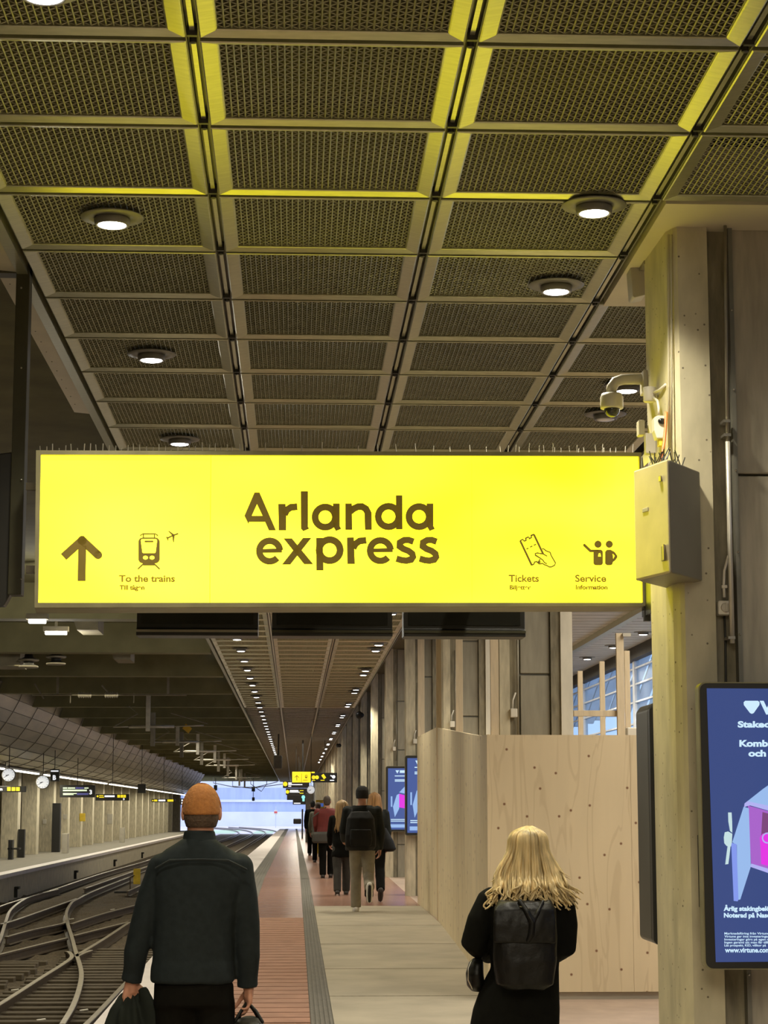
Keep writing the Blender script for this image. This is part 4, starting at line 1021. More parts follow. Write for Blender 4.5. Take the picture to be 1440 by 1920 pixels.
railway_rail(None, 'nearer rail of the far track, curving out into daylight', world=[(-4.85, 60), (-4.65, 100), (-4.45, 150), (-4.25, 200), (-4.85, 230), (-7.0, 260), (-11.5, 290)])
railway_rail(None, 'farther rail of the near track, curving out into daylight', world=[(-3.55, 52), (-3.4, 100), (-3.2, 150), (-3.0, 200), (-3.3, 230), (-5.0, 262), (-9.5, 295)])
railway_rail(None, 'rail closest to the platform, curving out into daylight', world=[(-2.1, 34), (-2.1, 52), (-1.95, 100), (-1.8, 150), (-1.6, 200), (-1.9, 230), (-3.6, 262), (-8, 295)])
slp = solo('railway_sleeper', MB().box(-3.85, -1.75, 18.0, 18.24, -.80, -.705), 'sleeper', 'weathered timber sleeper under the rails nearest the platform', 'railway sleeper', 'sleepers under the nearest track', bevel=.012)
for i in range(1, 34): dup(slp, slp.location+Vector((random.uniform(-.08, .08), .56*i, random.uniform(-.008, .008))))
slp2 = solo('railway_sleeper', MB().box(-6.0, -4.05, 22.0, 22.24, -.80, -.705), 'sleeper', 'weathered timber sleeper under the rails beyond the curved rail', 'railway sleeper', 'sleepers under the farther track', bevel=.012)
for i in range(1, 22): dup(slp2, slp2.location+Vector((random.uniform(-.08, .08), .56*i, random.uniform(-.008, .008))))
# trackside fittings
t = thing('point_lever', 'yellow topped point indicator with a rod beside the tracks', 'point indicator', atZ(250, 1668, -.7)); q = atZ(250, 1669, -.7); Yq = q.y
part('head', pxbox(MB(), 250, 263, 1629, 1658, Yq, .12), 'yellowpaint', t, bevel=.01); part('rod', MB().tube([atY(244, 1674, Yq), atY(244, 1645, Yq), atY(252, 1641, Yq)], .018, 8), 'railsteel', t)
part('base', pxbox(MB(), 206, 250, 1676, 1681, Yq-.6, .35), 'railsteel', t, bevel=.01); part('drive', pxbox(MB(), 214, 248, 1671, 1676, Yq-.3, .2), 'black', t, bevel=.01)
for (px, py) in ((192, 1637), (211, 1705), (134, 1723), (15, 1764), (28, 1856), (157, 1894), (77, 1912)):
    p = atZ(px, py, -.70); solo('paper_scrap', MB().obox(p, (.05, .01, .006), (-.01, .05, 0), (0, 0, .006)), 'white', 'pale scrap of litter lying on the brown ballast', 'litter', 'scraps of litter on the ballast')
for (px, py) in ((27, 1666), (139, 1635), (213, 1614), (265, 1600)):
    d = ray(px, py); s_ = -7.95/d.x; p = EYEV+d*s_
    solo('wall_bracket', MB().box(-7.98, -7.86, p.y-.05, p.y+.05, p.z-.25, p.z).box(-7.98, -7.82, p.y-.05, p.y+.3, p.z-.02, p.z+.05), 'black', 'black iron bracket on the wall under the far platform edge', 'bracket', 'brackets on the far platform wall')

# ================================================================== FAR PLATFORM
def canopy():
    prof = [(-9.62, 3.13), (-9.35, 3.16), (-9.05, 3.24), (-8.72, 3.38), (-8.42, 3.58), (-8.16, 3.83), (-7.95, 4.12), (-7.76, 4.42), (-7.6, 4.72), (-7.5, 5.0)]
    t = thing('metal_canopy', 'long curved metal canopy over the far platform', 'canopy', (-8.6, 110, 3.13))
    mb = MB(); ys = [44+4.0*i for i in range(33)]; n = len(prof)
    for y in ys:
        for (x, z) in prof: mb.v.append(Vector((x, y, z)))
    m0 = len(mb.v)
    for y in ys:
        for (x, z) in prof: mb.v.append(Vector((x-.05, y, z+.05)))
    for b in (0, m0):
        for j in range(len(ys)-1):
            for i in range(n-1): mb.f.append((b+j*n+i, b+j*n+i+1, b+(j+1)*n+i+1, b+(j+1)*n+i))
    for j in (0, len(ys)-1):
        for i in range(n-1): mb.f.append((j*n+i, j*n+i+1, m0+j*n+i+1, m0+j*n+i))
    part('shell', mb, 'canopy', t)
    mb = MB()
    for y in ys: mb.tube([(x+.01, y, z-.01) for (x, z) in prof], .009, 4)
    for (x, z) in prof[1:]: mb.tube([(x+.008, 44, z-.008), (x+.008, 172, z-.008)], .008, 4)
    part('seams', mb, 'seam', t)
    part('lower_edge', MB().box(-9.75, -9.58, 44, 172, 3.06, 3.14), 'seam', t)
canopy()
y = 58
i = 0
while y < 168:
    L_ = 8.0
    t = thing('tube_light', 'white fluorescent tube in the line under the curved canopy', 'tube light', (-9.35, y, 3.0), 'tube lights under the canopy')
    part('tube', MB().box(-9.40, -9.30, y, y+L_, 3.02, 3.07), 'tubelight', t); part('batten', MB().box(-9.43, -9.27, y-.05, y+L_+.05, 3.07, 3.13), 'offwhite', t); y += L_+.5+(1.5 if i % 3 == 1 else 0); i += 1
y = 48.0; k = 0
while y < 176:
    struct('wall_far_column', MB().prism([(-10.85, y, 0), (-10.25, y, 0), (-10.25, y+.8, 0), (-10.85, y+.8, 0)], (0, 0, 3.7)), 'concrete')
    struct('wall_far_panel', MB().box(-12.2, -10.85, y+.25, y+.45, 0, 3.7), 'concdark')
    y += 5.6; k += 1
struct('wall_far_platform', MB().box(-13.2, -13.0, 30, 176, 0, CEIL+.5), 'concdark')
struct('ceiling_far_platform', MB().box(-16, -9.6, 30, 176, 3.72, 3.9), 'hallroof')
HR = CEIL+.549
def canopy_z(x):
    pr = [(-20, 3.72), (-9.62, 3.70), (-9.61, 3.14), (-9.35, 3.17), (-9.05, 3.25), (-8.72, 3.39), (-8.42, 3.59), (-8.16, 3.84), (-7.95, 4.13), (-7.76, 4.43), (-7.6, 4.73), (-7.5, 5.0), (-7.4, HR), (-1.9, HR), (-1.85, CEIL+.38), (9, CEIL+.38)]
    for (xa_, za), (xb_, zb) in zip(pr[:-1], pr[1:]):
        if xa_ <= x <= xb_: return za+(zb-za)*(x-xa_)/(xb_-xa_)
    return HR
def hung(t, c, zt=None, m='black'):
    zt = canopy_z(c.x)+.004 if zt is None else zt
    part('hanger', MB().box(c.x-.011, c.x+.011, c.y+.03, c.y+.05, c.z, zt), m, t)
def far_board(x0, x1, y0, y1, Y, lb, rows, cat='sign', name='platform_sign', hang=True, d=.18, group=None):
    c = atY((x0+x1)/2, y1, Y); t = thing(name, lb, cat, c, group)
    part('casing', pxbox(MB(), x0, x1, y0, y1, Y, d), 'black', t, bevel=.01)
    pl_ = Plane((0, Y-.012, 0), (0, -1, 0)); by = {}
    for r_ in rows:
        mk_ = by.setdefault(r_[0], Marks(pl_, .004))
        if r_[1] == 'text': mk_.text(r_[2], *r_[3:7], bold=.04)
        elif r_[1] == 'disc': mk_.disc(*r_[2:])
        elif r_[1] == 'stroke': mk_.stroke(*r_[2:])
        else: mk_.rect(*r_[1:])
    for m, mk_ in by.items():
        mpart('lettering', mk_, m, t)
    if hang: hung(t, atY((x0+x1)/2, y0, Y))
    return t
far_board(112, 178, 1472, 1495, 78, 'black departure board with pale rows on the far platform', [('signgreen', 118, 1476.5, 126, 1478.7), ('signgreen', 127, 1476.5, 141, 1478.7), ('signgreen', 158, 1476.5, 166, 1478.7), ('signgreen', 118, 1480.5, 163, 1483.5), ('signgreen', 118, 1487, 144, 1488.7), ('signgreen', 118, 1489.2, 138, 1490.6), ('signblue', 142, 1476, 157, 1479), ('signblue', 144, 1487, 166, 1490.5), ('signwhite', 'text', '3', 167.5, 172.5, 1481, 1489)], 'departure board', 'departure_board')
YB = 64
far_board(-30, 48, 1474, 1485, YB, 'black direction sign with three yellow tiles at the far left', [('signyellow', 13.5, 1475.8, 20, 1483), ('signyellow', 22, 1475.8, 28.5, 1483), ('signyellow', 30, 1475.8, 37, 1483), ('signwhite', 'text', 'n', 0, 4.5, 1476.5, 1482)])
far_board(179, 242, 1489, 1501, 84, 'black direction sign with yellow tiles beside the departure board', [('signyellow', 220, 1490.3, 225, 1495.5), ('signyellow', 226, 1490.3, 231, 1495.5), ('signyellow', 231.6, 1490.3, 236, 1495.5), ('signwhite', 196, 1491.3, 215, 1494.6), ('signyellow', 'disc', 183, 1493, 1.8), ('signyellow', 186, 1491, 194, 1492.4), ('signyellow', 186, 1494, 195, 1495.6), ('signwhite', 'text', '3', 230.5, 233.5, 1496.3, 1500)])
far_board(284, 329, 1498, 1504, 112, 'small black direction sign with yellow tiles behind the ochre cap', [('signyellow', 314, 1499, 325, 1503), ('signwhite', 297, 1499.4, 310, 1502.4), ('signyellow', 'disc', 286.6, 1501, 1.3), ('signyellow', 289, 1499.3, 295, 1502.6)])
far_board(94, 111, 1442, 1465, 70, 'small black platform letter sign beside the far clock', [('signwhite', 'text', 'B', 99, 105, 1453.3, 1462), ('signwhite', 95.5, 1444.5, 109.5, 1447)])
far_board(337, 345, 1497, 1509, 130, 'small black sign hung behind the ear of the capped man', [('signwhite', 340, 1499, 343, 1502), ('signwhite', 340, 1504, 343, 1507)])
far_board(258, 273, 1470, 1487, 96, 'small dark hanging case farther along the canopy', [], 'sign')
def clock(px, py, r, Y, lb, hang=True, hr=(8, 40)):
    c = atY(px, py, Y); R = r*Y/F; t = thing('station_clock', lb, 'clock', c)
    part('case', MB().lathe((c.x, Y, c.z), [(R*.9, .14), (R*1.06, .12), (R*1.06, .0), (R*.98, -.012), (.01, -.012)], 32, 'y'), 'steelgrey', t, True)
    dial = part('dial', MB().lathe((c.x, Y-.016, c.z), [(.005, -.004), (R*.95, -.004), (R*.95, .003)], 32, 'y'), 'clockface', t)
    mb = MB()
    for k in range(12):
        a_ = 2*PI*k/12; dx, dz = math.sin(a_), math.cos(a_); mb.obox((c.x+dx*R*.8, Y-.024, c.z+dz*R*.8), (dx*R*.09, 0, dz*R*.09), (dz*R*.03, 0, -dx*R*.03), (0, .003, 0))
    for ln_, a_, w in ((.72, 2*PI*hr[1]/60, .035), (.45, 2*PI*(hr[0]+hr[1]/60)/12, .05)):
        dx, dz = math.sin(a_), math.cos(a_); mb.obox((c.x+dx*R*ln_*.42, Y-.027, c.z+dz*R*ln_*.42), (dx*R*ln_*.55, 0, dz*R*ln_*.55), (dz*R*w, 0, -dx*R*w), (0, .003, 0))
    part('hands', mb, 'black', dial)
    if hang: hung(t, c+Vector((0, .05, R)))
    return t
clock(80, 1466.5, 12, 68, 'round white station clock on the far platform')
clock(16, 1453, 12, 60, 'station clock half turned away at the far left')
# fittings between the far columns
def wall_spot(px):                            # nearest far column or recessed panel in that column of the frame
    for k in range(38):
        yc = 48+5.6*k; xq = (px-552)/F*yc
        if -10.84 < xq < -10.26: return yc-.031
        yp = yc+.25; xq = (px-552)/F*yp
        if -12.1 < xq < -10.86: return yp-.031
    return 92
pf = lambda name, x0, x1, y0, y1, Y, m, lb, cat, d=.1: solo(name, pxbox(MB(), x0, x1, y0, y1, Y, d), m, lb, cat, None, bevel=.01)
pf('yellow_poster', 149, 160, 1525, 1540, wall_spot(154.5), 'yellowpaint', 'yellow notice on a dark panel between the far columns', 'poster', .03)
fl = lambda name, x0, x1, y0, Y, m, lb, cat, d=.4: solo(name, MB().box(atY(x0, 1560, Y).x, atY(x1, 1560, Y).x, Y, Y+d, 0, atY(x0, y0, Y).z), m, lb, cat, None, bevel=.01)
fl('tall_dark_case', 97, 112, 1506, 86, 'black', 'tall dark display case standing between the far columns', 'display case')
fl('litter_bin', 116, 127, 1563, 84, 'offwhite', 'pale metal litter bin beside the tall dark case', 'bin', .5)
pf('notice', 80, 87, 1536, 1545, wall_spot(83.5), 'white', 'small white notice on a dark panel left of the tall case', 'notice', .03)
fl('wall_cupboard', 34, 46, 1555, 76, 'black', 'dark recessed cupboard between the two left columns', 'cupboard', .3)
pf('grey_notice', 118, 126, 1527, 1536, wall_spot(122.0), 'offwhite', 'grey notice above the litter bin', 'notice', .03)
pf('grey_board', 201, 211, 1526, 1545, wall_spot(206.0), 'offwhite', 'grey board on a column past the yellow notice', 'board', .03)
fl('ticket_reader', 224, 233, 1552, 112, 'offwhite', 'grey machine standing between the farther columns', 'machine', .4)
t = thing('waiting_train', 'strip of a parked train with red lower side glimpsed between the far columns', 'train', atY(18, 1590, 100))
part('side', pxbox(MB(), 10, 26, 1500, 1606, 78.0, .3), 'glassframe', t); part('red_band', pxbox(MB(), 11, 24, 1545, 1570, 77.96, .05), 'redtrain', t); part('window', pxbox(MB(), 12, 23, 1512, 1540, 77.96, .05), 'blackgloss', t)
t = thing('bench', 'dark bench frame beside the leftmost far column', 'bench', atY(24, 1603, 73))
part('seat', pxbox(MB(), 14, 36, 1590, 1593, 73, .5), 'black', t); part('leg', pxbox(MB(), 15, 18, 1575, 1612, 73, .4), 'black', t); part('leg', pxbox(MB(), 20, 23, 1575, 1612, 73, .4), 'black', t)

# ================================================================== OVERHEAD LINE, FIXTURES AND FAR SIGNS
def support(px, y0, y1, lb, w=.16, off=7):
    Y = 3.0*F/(1520-y0)*.985
    if 0 <= (Y+.2-31.7) % 6.8 < .9: Y += 1.0
    a = atY(px, y0, Y); b = atY(px, y1, Y); mid = (a.z+b.z)/2
    t = thing('overhead_line_support', lb, 'overhead line support', (a.x, Y, b.z), 'overhead line supports over the tracks')
    part('drop_post', MB().box(a.x-w*.4, a.x+w*.4, Y-.06, Y+.06, b.z, (CEIL+.548)), 'postgrey', t, bevel=.006)
    part('insulator_post', MB().box(a.x+off*Y/F*.6, a.x+off*Y/F*.6+w*.8, Y+.1, Y+.22, b.z-.42, a.z-.1), 'steelgrey', t, bevel=.006)
    z = b.z+.12
    part('arm', MB().tube([(a.x-1.0, Y+.05, z), (a.x-.55, Y+.05, z+.01)], .02, 8).tube([(a.x-.55, Y+.05, z+.01), (a.x+.75, Y+.05, z+.02)], .045, 10).tube([(a.x+.75, Y+.05, z+.02), (a.x+1.6, Y+.05, z+.05)], .018, 8), 'postgrey', t, True)
    part('brace', MB().tube([(a.x-1.0, Y+.05, z), (a.x-.3, Y+.05, z+.38), (a.x-.55, Y+.05, z+.6)], .016, 6), 'steelgrey', t); part('brace', MB().tube([(a.x+1.7, Y+.05, z+.1), (a.x+.65, Y+.05, z+.4)], .016, 6), 'steelgrey', t)
for (px, y0, y1, lb) in ((278, 1329, 1371, 'nearest overhead line support, tall pale post over the tracks'), (333, 1367, 1398, 'second overhead line support hung from the dark roof'), (371, 1388, 1415, 'third overhead line support along the dark roof'),
                         (403, 1405, 1430, 'fourth overhead line support along the dark roof'), (421, 1416, 1440, 'fifth overhead line support along the dark roof'), (443, 1440, 1462, 'sixth overhead line support near the daylight'), (453, 1447, 1466, 'farthest overhead line support by the daylight')):
    support(px, y0, y1, lb)
c = atY(351, 1366, 58.48); solo('yellow_tag', MB().obox(c, (.09, 0, -.07), (0, .01, 0), (.05, 0, .07)), mat('amber tag', (.70, .42, .02), .5), 'tilted yellow number plate hung on the overhead line arm', 'plate')
for (x0, x1, yy, Y, lb) in ((60, 350, 1303, 51, 'long dark overhead cross pipe with ribbed insulators'), ):
    a, b = atY(x0, yy, Y), atY(x1, yy, Y); t = thing('cross_pipe', lb, 'overhead pipe', ((a.x+b.x)/2, Y, a.z))
    part('pipe', MB().tube([a, b], .022, 8), 'steelgrey', t)
    for px in (159, 209):
        c = atY(px, yy, Y); part('insulator', MB().lathe((c.x-.17, Y, c.z), [(.02, 0)]+[(r_, .34*i/12) for i, r_ in enumerate((.05, .085)*6)]+[(.02, .34)], 14, 'x'), 'offwhite', t, True)
    for px in (132, 251): c = atY(px, yy, Y); part('stay', MB().box(c.x-.012, c.x+.012, Y-.01, Y+.01, c.z-.2, c.z+.05), 'steelgrey', t)
    part('hanger', MB().tube([atY(65, 1282, Y), atY(82, 1310, Y)], .02, 6).tube([atY(191, 1285, Y), atY(203, 1299, Y)], .02, 6).box(a.x+.6, a.x+.66, Y, Y+.05, a.z, (CEIL+.548)).box(b.x-.5, b.x-.44, Y, Y+.05, a.z, (CEIL+.548)), 'steelgrey', t)
def fixture(px, py, w, Y, lb):
    c = atY(px, py, Y); w2 = w*Y/F/2
    t = thing('hall_light', lb, 'light fixture', c); part('tube', MB().box(c.x-w2, c.x+w2, Y-.05, Y+.05, c.z-.035, c.z+.02), 'fixture', t, bevel=.01); part('housing', MB().box(c.x-w2-.03, c.x+w2+.03, Y-.07, Y+.07, c.z+.02, c.z+.10), 'steelgrey', t)
    part('hanger', MB().box(c.x-.02, c.x+.02, Y-.02, Y+.02, c.z+.1, (CEIL+.548)), 'steelgrey', t)
    l = bpy.data.lights.new('lamp', 'POINT'); l.energy = 110; l.shadow_soft_size = .1; l.color = (1, .96, .86); o = bpy.data.objects.new('lamp', l); C.objects.link(o); o.location = c+Vector((0, 0, -.14))
fixture(70, 1164, 32, 29, 'bright strip lamp hanging just under the yellow sign')
fixture(105, 1186, 40, 34, 'bright strip lamp hanging behind the first, lower in the picture')
for (px, y0, y1, Y, lb) in ((55, 1196, 1242, 40, 'black bell shaped insulator hung from the dark roof, left one'), (106, 1194, 1236, 40, 'black bell shaped insulator hung from the dark roof, right one')):
    a, b = atY(px, y0, Y), atY(px, y1, Y); t = thing('bell_insulator', lb, 'insulator', b)
    part('rod', MB().tube([(a.x, Y, (CEIL+.548)), (a.x, Y, b.z+.3)], .018, 8), 'black', t)
    part('bell', MB().lathe((a.x, Y, b.z), [(.02, .5), (.05, .3), (.09, .1), (.19, .06), (.19, .03), (.1, .02), (.1, -.04), (.18, -.07), (.17, -.1), (.01, -.1)], 20), 'black', t, True)
    part('ring', MB().lathe((a.x, Y, b.z), [(.195, .065), (.205, .045), (.195, .025)], 20).lathe((a.x, Y, b.z-.11), [(.185, .04), (.195, .02), (.185, 0)], 20), 'steelgrey', t, True)
for (x0, x1, y0, y1, Y, lb) in ((118, 184, 1162, 1181, 33.5, 'pale sloping duct box under the roof just below the sign'), (188, 245, 1223, 1237, 40.5, 'pale sloping duct box between two roof beams'), (-40, 38, 1226, 1249, 40.5, 'pale duct box at the left edge between roof beams')):
    a, b = atY(x0+14, y0, Y), atY(x1, y0, Y); zb = atY(x1, y1, Y).z; a2 = atY(x0+26, y1, Y)
    solo('duct_box', MB().prism([(a.x-.1, Y, (CEIL+.548)), (a2.x, Y, zb), (b.x, Y, zb), (b.x, Y, (CEIL+.548))], (0, 1.0, 0)), 'duct', lb, 'duct')
# far signs and fittings at the end of the platform
YS1 = 88
t = far_board(586, 632, 1449, 1467, YS1, 'black end of the far overhead sign with round yellow symbols', [('signyellow', 'disc', 588, 1457.5, 3.6), ('signyellow', 'disc', 594.3, 1457.5, 3.6), ('signyellow', 584.5, 1462.5, 591, 1463.7), ('signyellow', 'stroke', [(604.5, 1452.5), (609.5, 1459.5)], 5.2), ('signyellow', 601, 1462.3, 608.5, 1463.6), ('signwhite', 'disc', 625.5, 1456.5, 3.2), ('signwhite', 'stroke', [(619.5, 1454), (626, 1457)], 2), ('signwhite', 618.5, 1462.2, 626.5, 1464)])
t = thing('far_yellow_sign', 'small lit yellow sign with an arrow hanging far down the platform', 'sign', atY(565, 1467, YS1-.3))
part('casing', pxbox(MB(), 547.5, 583.5, 1448, 1467.5, YS1-.3, .2), 'signback', t); p3 = Plane((0, YS1-.312, 0), (0, -1, 0))
mk = Marks(p3, .0).rect(548, 1448.5, 565, 1467).rect(565.6, 1448.5, 583, 1467); mpart('lit_face', mk, 'signyellow', t)
mk = Marks(p3, .006).stroke([(556.5, 1463.5), (556.5, 1455)], 1.0).stroke([(552.5, 1458), (556.5, 1454), (560.5, 1458)], 1.1); mk.poly(rr(572, 1453, 576, 1459, 1.2), [rr(572.8, 1453.8, 575.2, 1456.5, .5)]).rect(568, 1462.5, 577, 1463.3); mpart('symbols', mk, 'ink', t)
part('lamp_strip', pxbox(MB(), 548, 590, 1447, 1449.6, YS1-.5, .1), 'signyellow', t); part('hanger', MB().box(.32, .38, YS1, YS1+.05, atY(0, 1447, YS1).z, CEIL+.1), 'black', t)
far_board(530.5, 580, 1465, 1477.5, 96, 'black far platform sign under the small yellow one', [('signyellow', 'disc', 534.8, 1470, 4.2), ('signwhite', 540.5, 1467, 547, 1469.5), ('signwhite', 540.5, 1470.3, 567, 1472), ('signwhite', 540.5, 1473.3, 546, 1475)])
far_board(536, 584, 1478, 1490.5, 110, 'black far platform sign, second from the top of the dark stack', [('signyellow', 'disc', 539, 1484.7, 3.3), ('signwhite', 543.5, 1481.3, 559.5, 1484), ('signwhite', 543.5, 1484.6, 562, 1486), ('signyellow', 562, 1481.8, 569, 1483), ('signyellow', 562, 1486.6, 569, 1488)])
far_board(538, 586, 1490.5, 1500, 122, 'black far sign with a turquoise symbol', [('signcyan', 'disc', 568.7, 1494.5, 3.4), ('signcyan', 567, 1497, 571, 1502.5)])
far_board(549, 588, 1499.5, 1508.5, 135, 'lowest black far sign with one white line', [('signwhite', 551, 1505.2, 563.5, 1507)])
clock(583, 1481, 7.4, 80, 'round white clock far down our platform', hr=(8, 40))
t = thing('ticket_machine', 'yellow topped ticket machine at the far pier', 'ticket machine', atY(600, 1530, 70)); q = atY(592.5, 1530, 70); q2 = atY(609, 1530, 70)
part('body', MB().box(q.x, q2.x, 70, 70.5, fz(70)-.01, atY(0, 1500, 70).z), 'yellowpaint', t, bevel=.02); part('screen', pxbox(MB(), 594.5, 606.5, 1506, 1512.5, 69.96, .05), 'screen_far', t); part('head', pxbox(MB(), 592.5, 608.5, 1500, 1504, 69.95, .06), 'yellowpaint', t)
t = thing('information_case', 'tall dark information case at the far end of the platform', 'information case', (atY(582, 1545, 100).x, 100, fz(100)))
a, b = atY(573, 1500, 100), atY(588, 1500, 100); part('case', MB().box(a.x, b.x, 100, 100.6, fz(100)-.01, atY(0, 1487, 100).z), 'mall', t, bevel=.02)
t = thing('signal_lamp', 'black hooded signal lamp jutting over the far platform end', 'signal lamp', atY(560, 1545, 118)); part('hood', pxbox(MB(), 550, 565, 1535, 1545, 118, .6), 'black', t, bevel=.05); part('post', MB().box(atY(565.5, 1530, 118).x, atY(568.5, 1530, 118).x, 118, 118.1, fz(118)-.01, atY(566, 1517, 118).z), 'black', t)
# overhead line hung in the daylight opening
for (px, y1, lb, drop) in ((475, 1481, 'dark overhead line weight hanging in the daylight opening', True), (404, 1475, 'dark overhead line weight beside the ochre cap', False)):
    Y = 190; c = atY(px, y1, Y); t = thing('line_weight', lb, 'overhead line weight', c); part('block', pxbox(MB(), px-3.2, px+3.2, 1475 if drop else 1472, 1484 if drop else 1482, Y, .3), 'black', t)
    part('rod', MB().box(c.x-.03, c.x+.03, Y+.1, Y+.2, atY(px, 1502 if drop else 1484, Y).z, (CEIL+.548)), 'black', t)
    if drop: part('lower_weight', pxbox(MB(), 472.5, 477.5, 1495, 1501.5, Y, .3), 'black', t)
for k, (pts) in enumerate(([(436, 1474), (470, 1478), (500, 1474), (540, 1469)], [(400, 1468), (440, 1476), (480, 1476), (520, 1466)], [(470, 1470), (490, 1484), (500, 1470)])):
    solo('overhead_wire', MB().tube([Vector((atY(*pts[0], 185+k).x, 185+k, CEIL+.548))]+[atY(x, y, 185+k) for x, y in pts]+[Vector((atY(*pts[-1], 185+k).x+.02, 185+k, CEIL+.40))], .035, 6), 'steelgrey', ('thin overhead wire sagging across the daylight opening', 'second overhead wire crossing the daylight opening', 'short looped overhead wire in the daylight opening')[k], 'overhead wire', smooth=True)
t = thing('signal_post', 'small red and white warning sign on a post outdoors', 'warning sign', atY(517, 1540, 250)); part('post', pxbox(MB(), 516.4, 517.6, 1512, 1552, 250, .08), 'glassframe', t); part('plate', pxbox(MB(), 514, 520, 1519, 1527, 249.9, .08), 'white', t); part('red_band', pxbox(MB(), 514, 520, 1521.5, 1524.5, 249.8, .08), 'signred', t)
t = thing('loudhailer_pole', 'brown lantern and pole under the far ceiling edge', 'lantern', atY(522, 1440, 80)); part('body', pxbox(MB(), 513, 529, 1416, 1442, 80, .3), 'seam', t, bevel=.05); part('hanger', MB().box(atY(522, 1416, 80).x-.03, atY(522, 1416, 80).x+.03, 80.1, 80.16, atY(0, 1416, 80).z, CEIL+.05), 'black', t)

# ================================================================== PEOPLE
def hand(mb, wrist, d, side, pn, s=1.0, curl=.5, spread=.12, thumb=.5):
    d, side, pn = Vector(d).normalized(), Vector(side).normalized(), Vector(pn).normalized(); w = Vector(wrist)
    mb.tube([w-d*.03*s, w+d*.01*s, w+d*.05*s], [.024*s, .024*s, .021*s], 10)
    for i, (u, L_, r) in enumerate(((.030, .070, .0092), (.010, .078, .0095), (-.010, .072, .0090), (-.029, .056, .0080))):
        k = w+side*u*s+d*(.088-.004*i*i*.6)*s
        mb.tube([w+side*u*.55*s+d*.012*s, w+side*u*.85*s+d*.05*s, k], [.013*s, .0135*s, .0115*s], 8, rnd=True)
        p = k; a = .15+curl*.35; pts = [p]; dd = (d+side*(u*spread*6)).normalized()
        for f in (.46, .31, .23):
            q = (dd*math.cos(a)+pn*math.sin(a)).normalized(); p = p+q*L_*f*s; pts.append(p); a += curl*.95
        mb.tube(pts, [r*s, r*.95*s, r*.88*s, r*.74*s], 8, rnd=True)
    b = w+side*.022*s+d*.022*s; q = (d*.62+side*.62+pn*.35).normalized(); p1 = b+q*.042*s; p2 = p1+(d*.85+side*.15+pn*thumb).normalized()*.032*s; p3 = p2+(d*.85-side*.1+pn*thumb*1.3).normalized()*.026*s
    mb.tube([b, p1, p2, p3], [.0145*s, .0115*s, .0100*s, .0082*s], 8, rnd=True)
def head(mb, c, s=1.0, tilt=0.0):             # skull, face and ears; looks along +Y
    c = Vector(c)
    mb.ball(c+Vector((0, -.004, .015))*s, .077*s, .096*s, .102*s, 20, 14)
    mb.ball(c+Vector((0, .022, -.055))*s, .058*s, .068*s, .068*s, 16, 10)
    mb.ball(c+Vector((0, .072, -.096))*s, .026*s, .022*s, .022*s)
    mb.tube([c+Vector((0, .090, .015))*s, c+Vector((0, .108, -.025))*s, c+Vector((0, .094, -.034))*s], [.010*s, .015*s, .013*s], 8, rnd=True)
    mb.tube([c+Vector((-.028, .085, .028))*s, c+Vector((.028, .085, .028))*s], .012*s, 8, rnd=True)
    mb.tube([c+Vector((-.020, .084, -.060))*s, c+Vector((0, .094, -.060))*s, c+Vector((.020, .084, -.060))*s], .009*s, 8, rnd=True)
    for sx in (-1, 1):
        mb.ball(c+Vector((sx*.031, .082, .010))*s, .013*s, .011*s, .010*s, 10, 8)
        mb.ball(c+Vector((sx*.081, -.008, -.012))*s, .011*s, .020*s, .032*s, 10, 8)
def foot(mb, ankle, s=1.0, pitch=0.0, yaw=0.0, off=0.0):   # pitch > 0 drops the toe
    a = Vector(ankle); f = Vector((math.sin(yaw)*math.cos(pitch), math.cos(yaw)*math.cos(pitch), -math.sin(pitch))); u = Vector((-math.sin(yaw)*-math.sin(pitch)*-1*0, math.sin(pitch)*1, math.cos(pitch)))
    h = a-f*.055*s-u*.055*s; b = a+f*.075*s-u*.062*s; t = a+f*.165*s-u*.068*s
    mb.tube([a+u*.03*s, a-u*.02*s, h+f*.015*s], [(.045+off)*s, (.046+off)*s, (.040+off)*s], 10, rnd=True)
    mb.tube([h, b, t], [(.037+off)*s, (.042+off)*s, (.033+off)*s], 10, rnd=True)
    return h, b, t, f, u

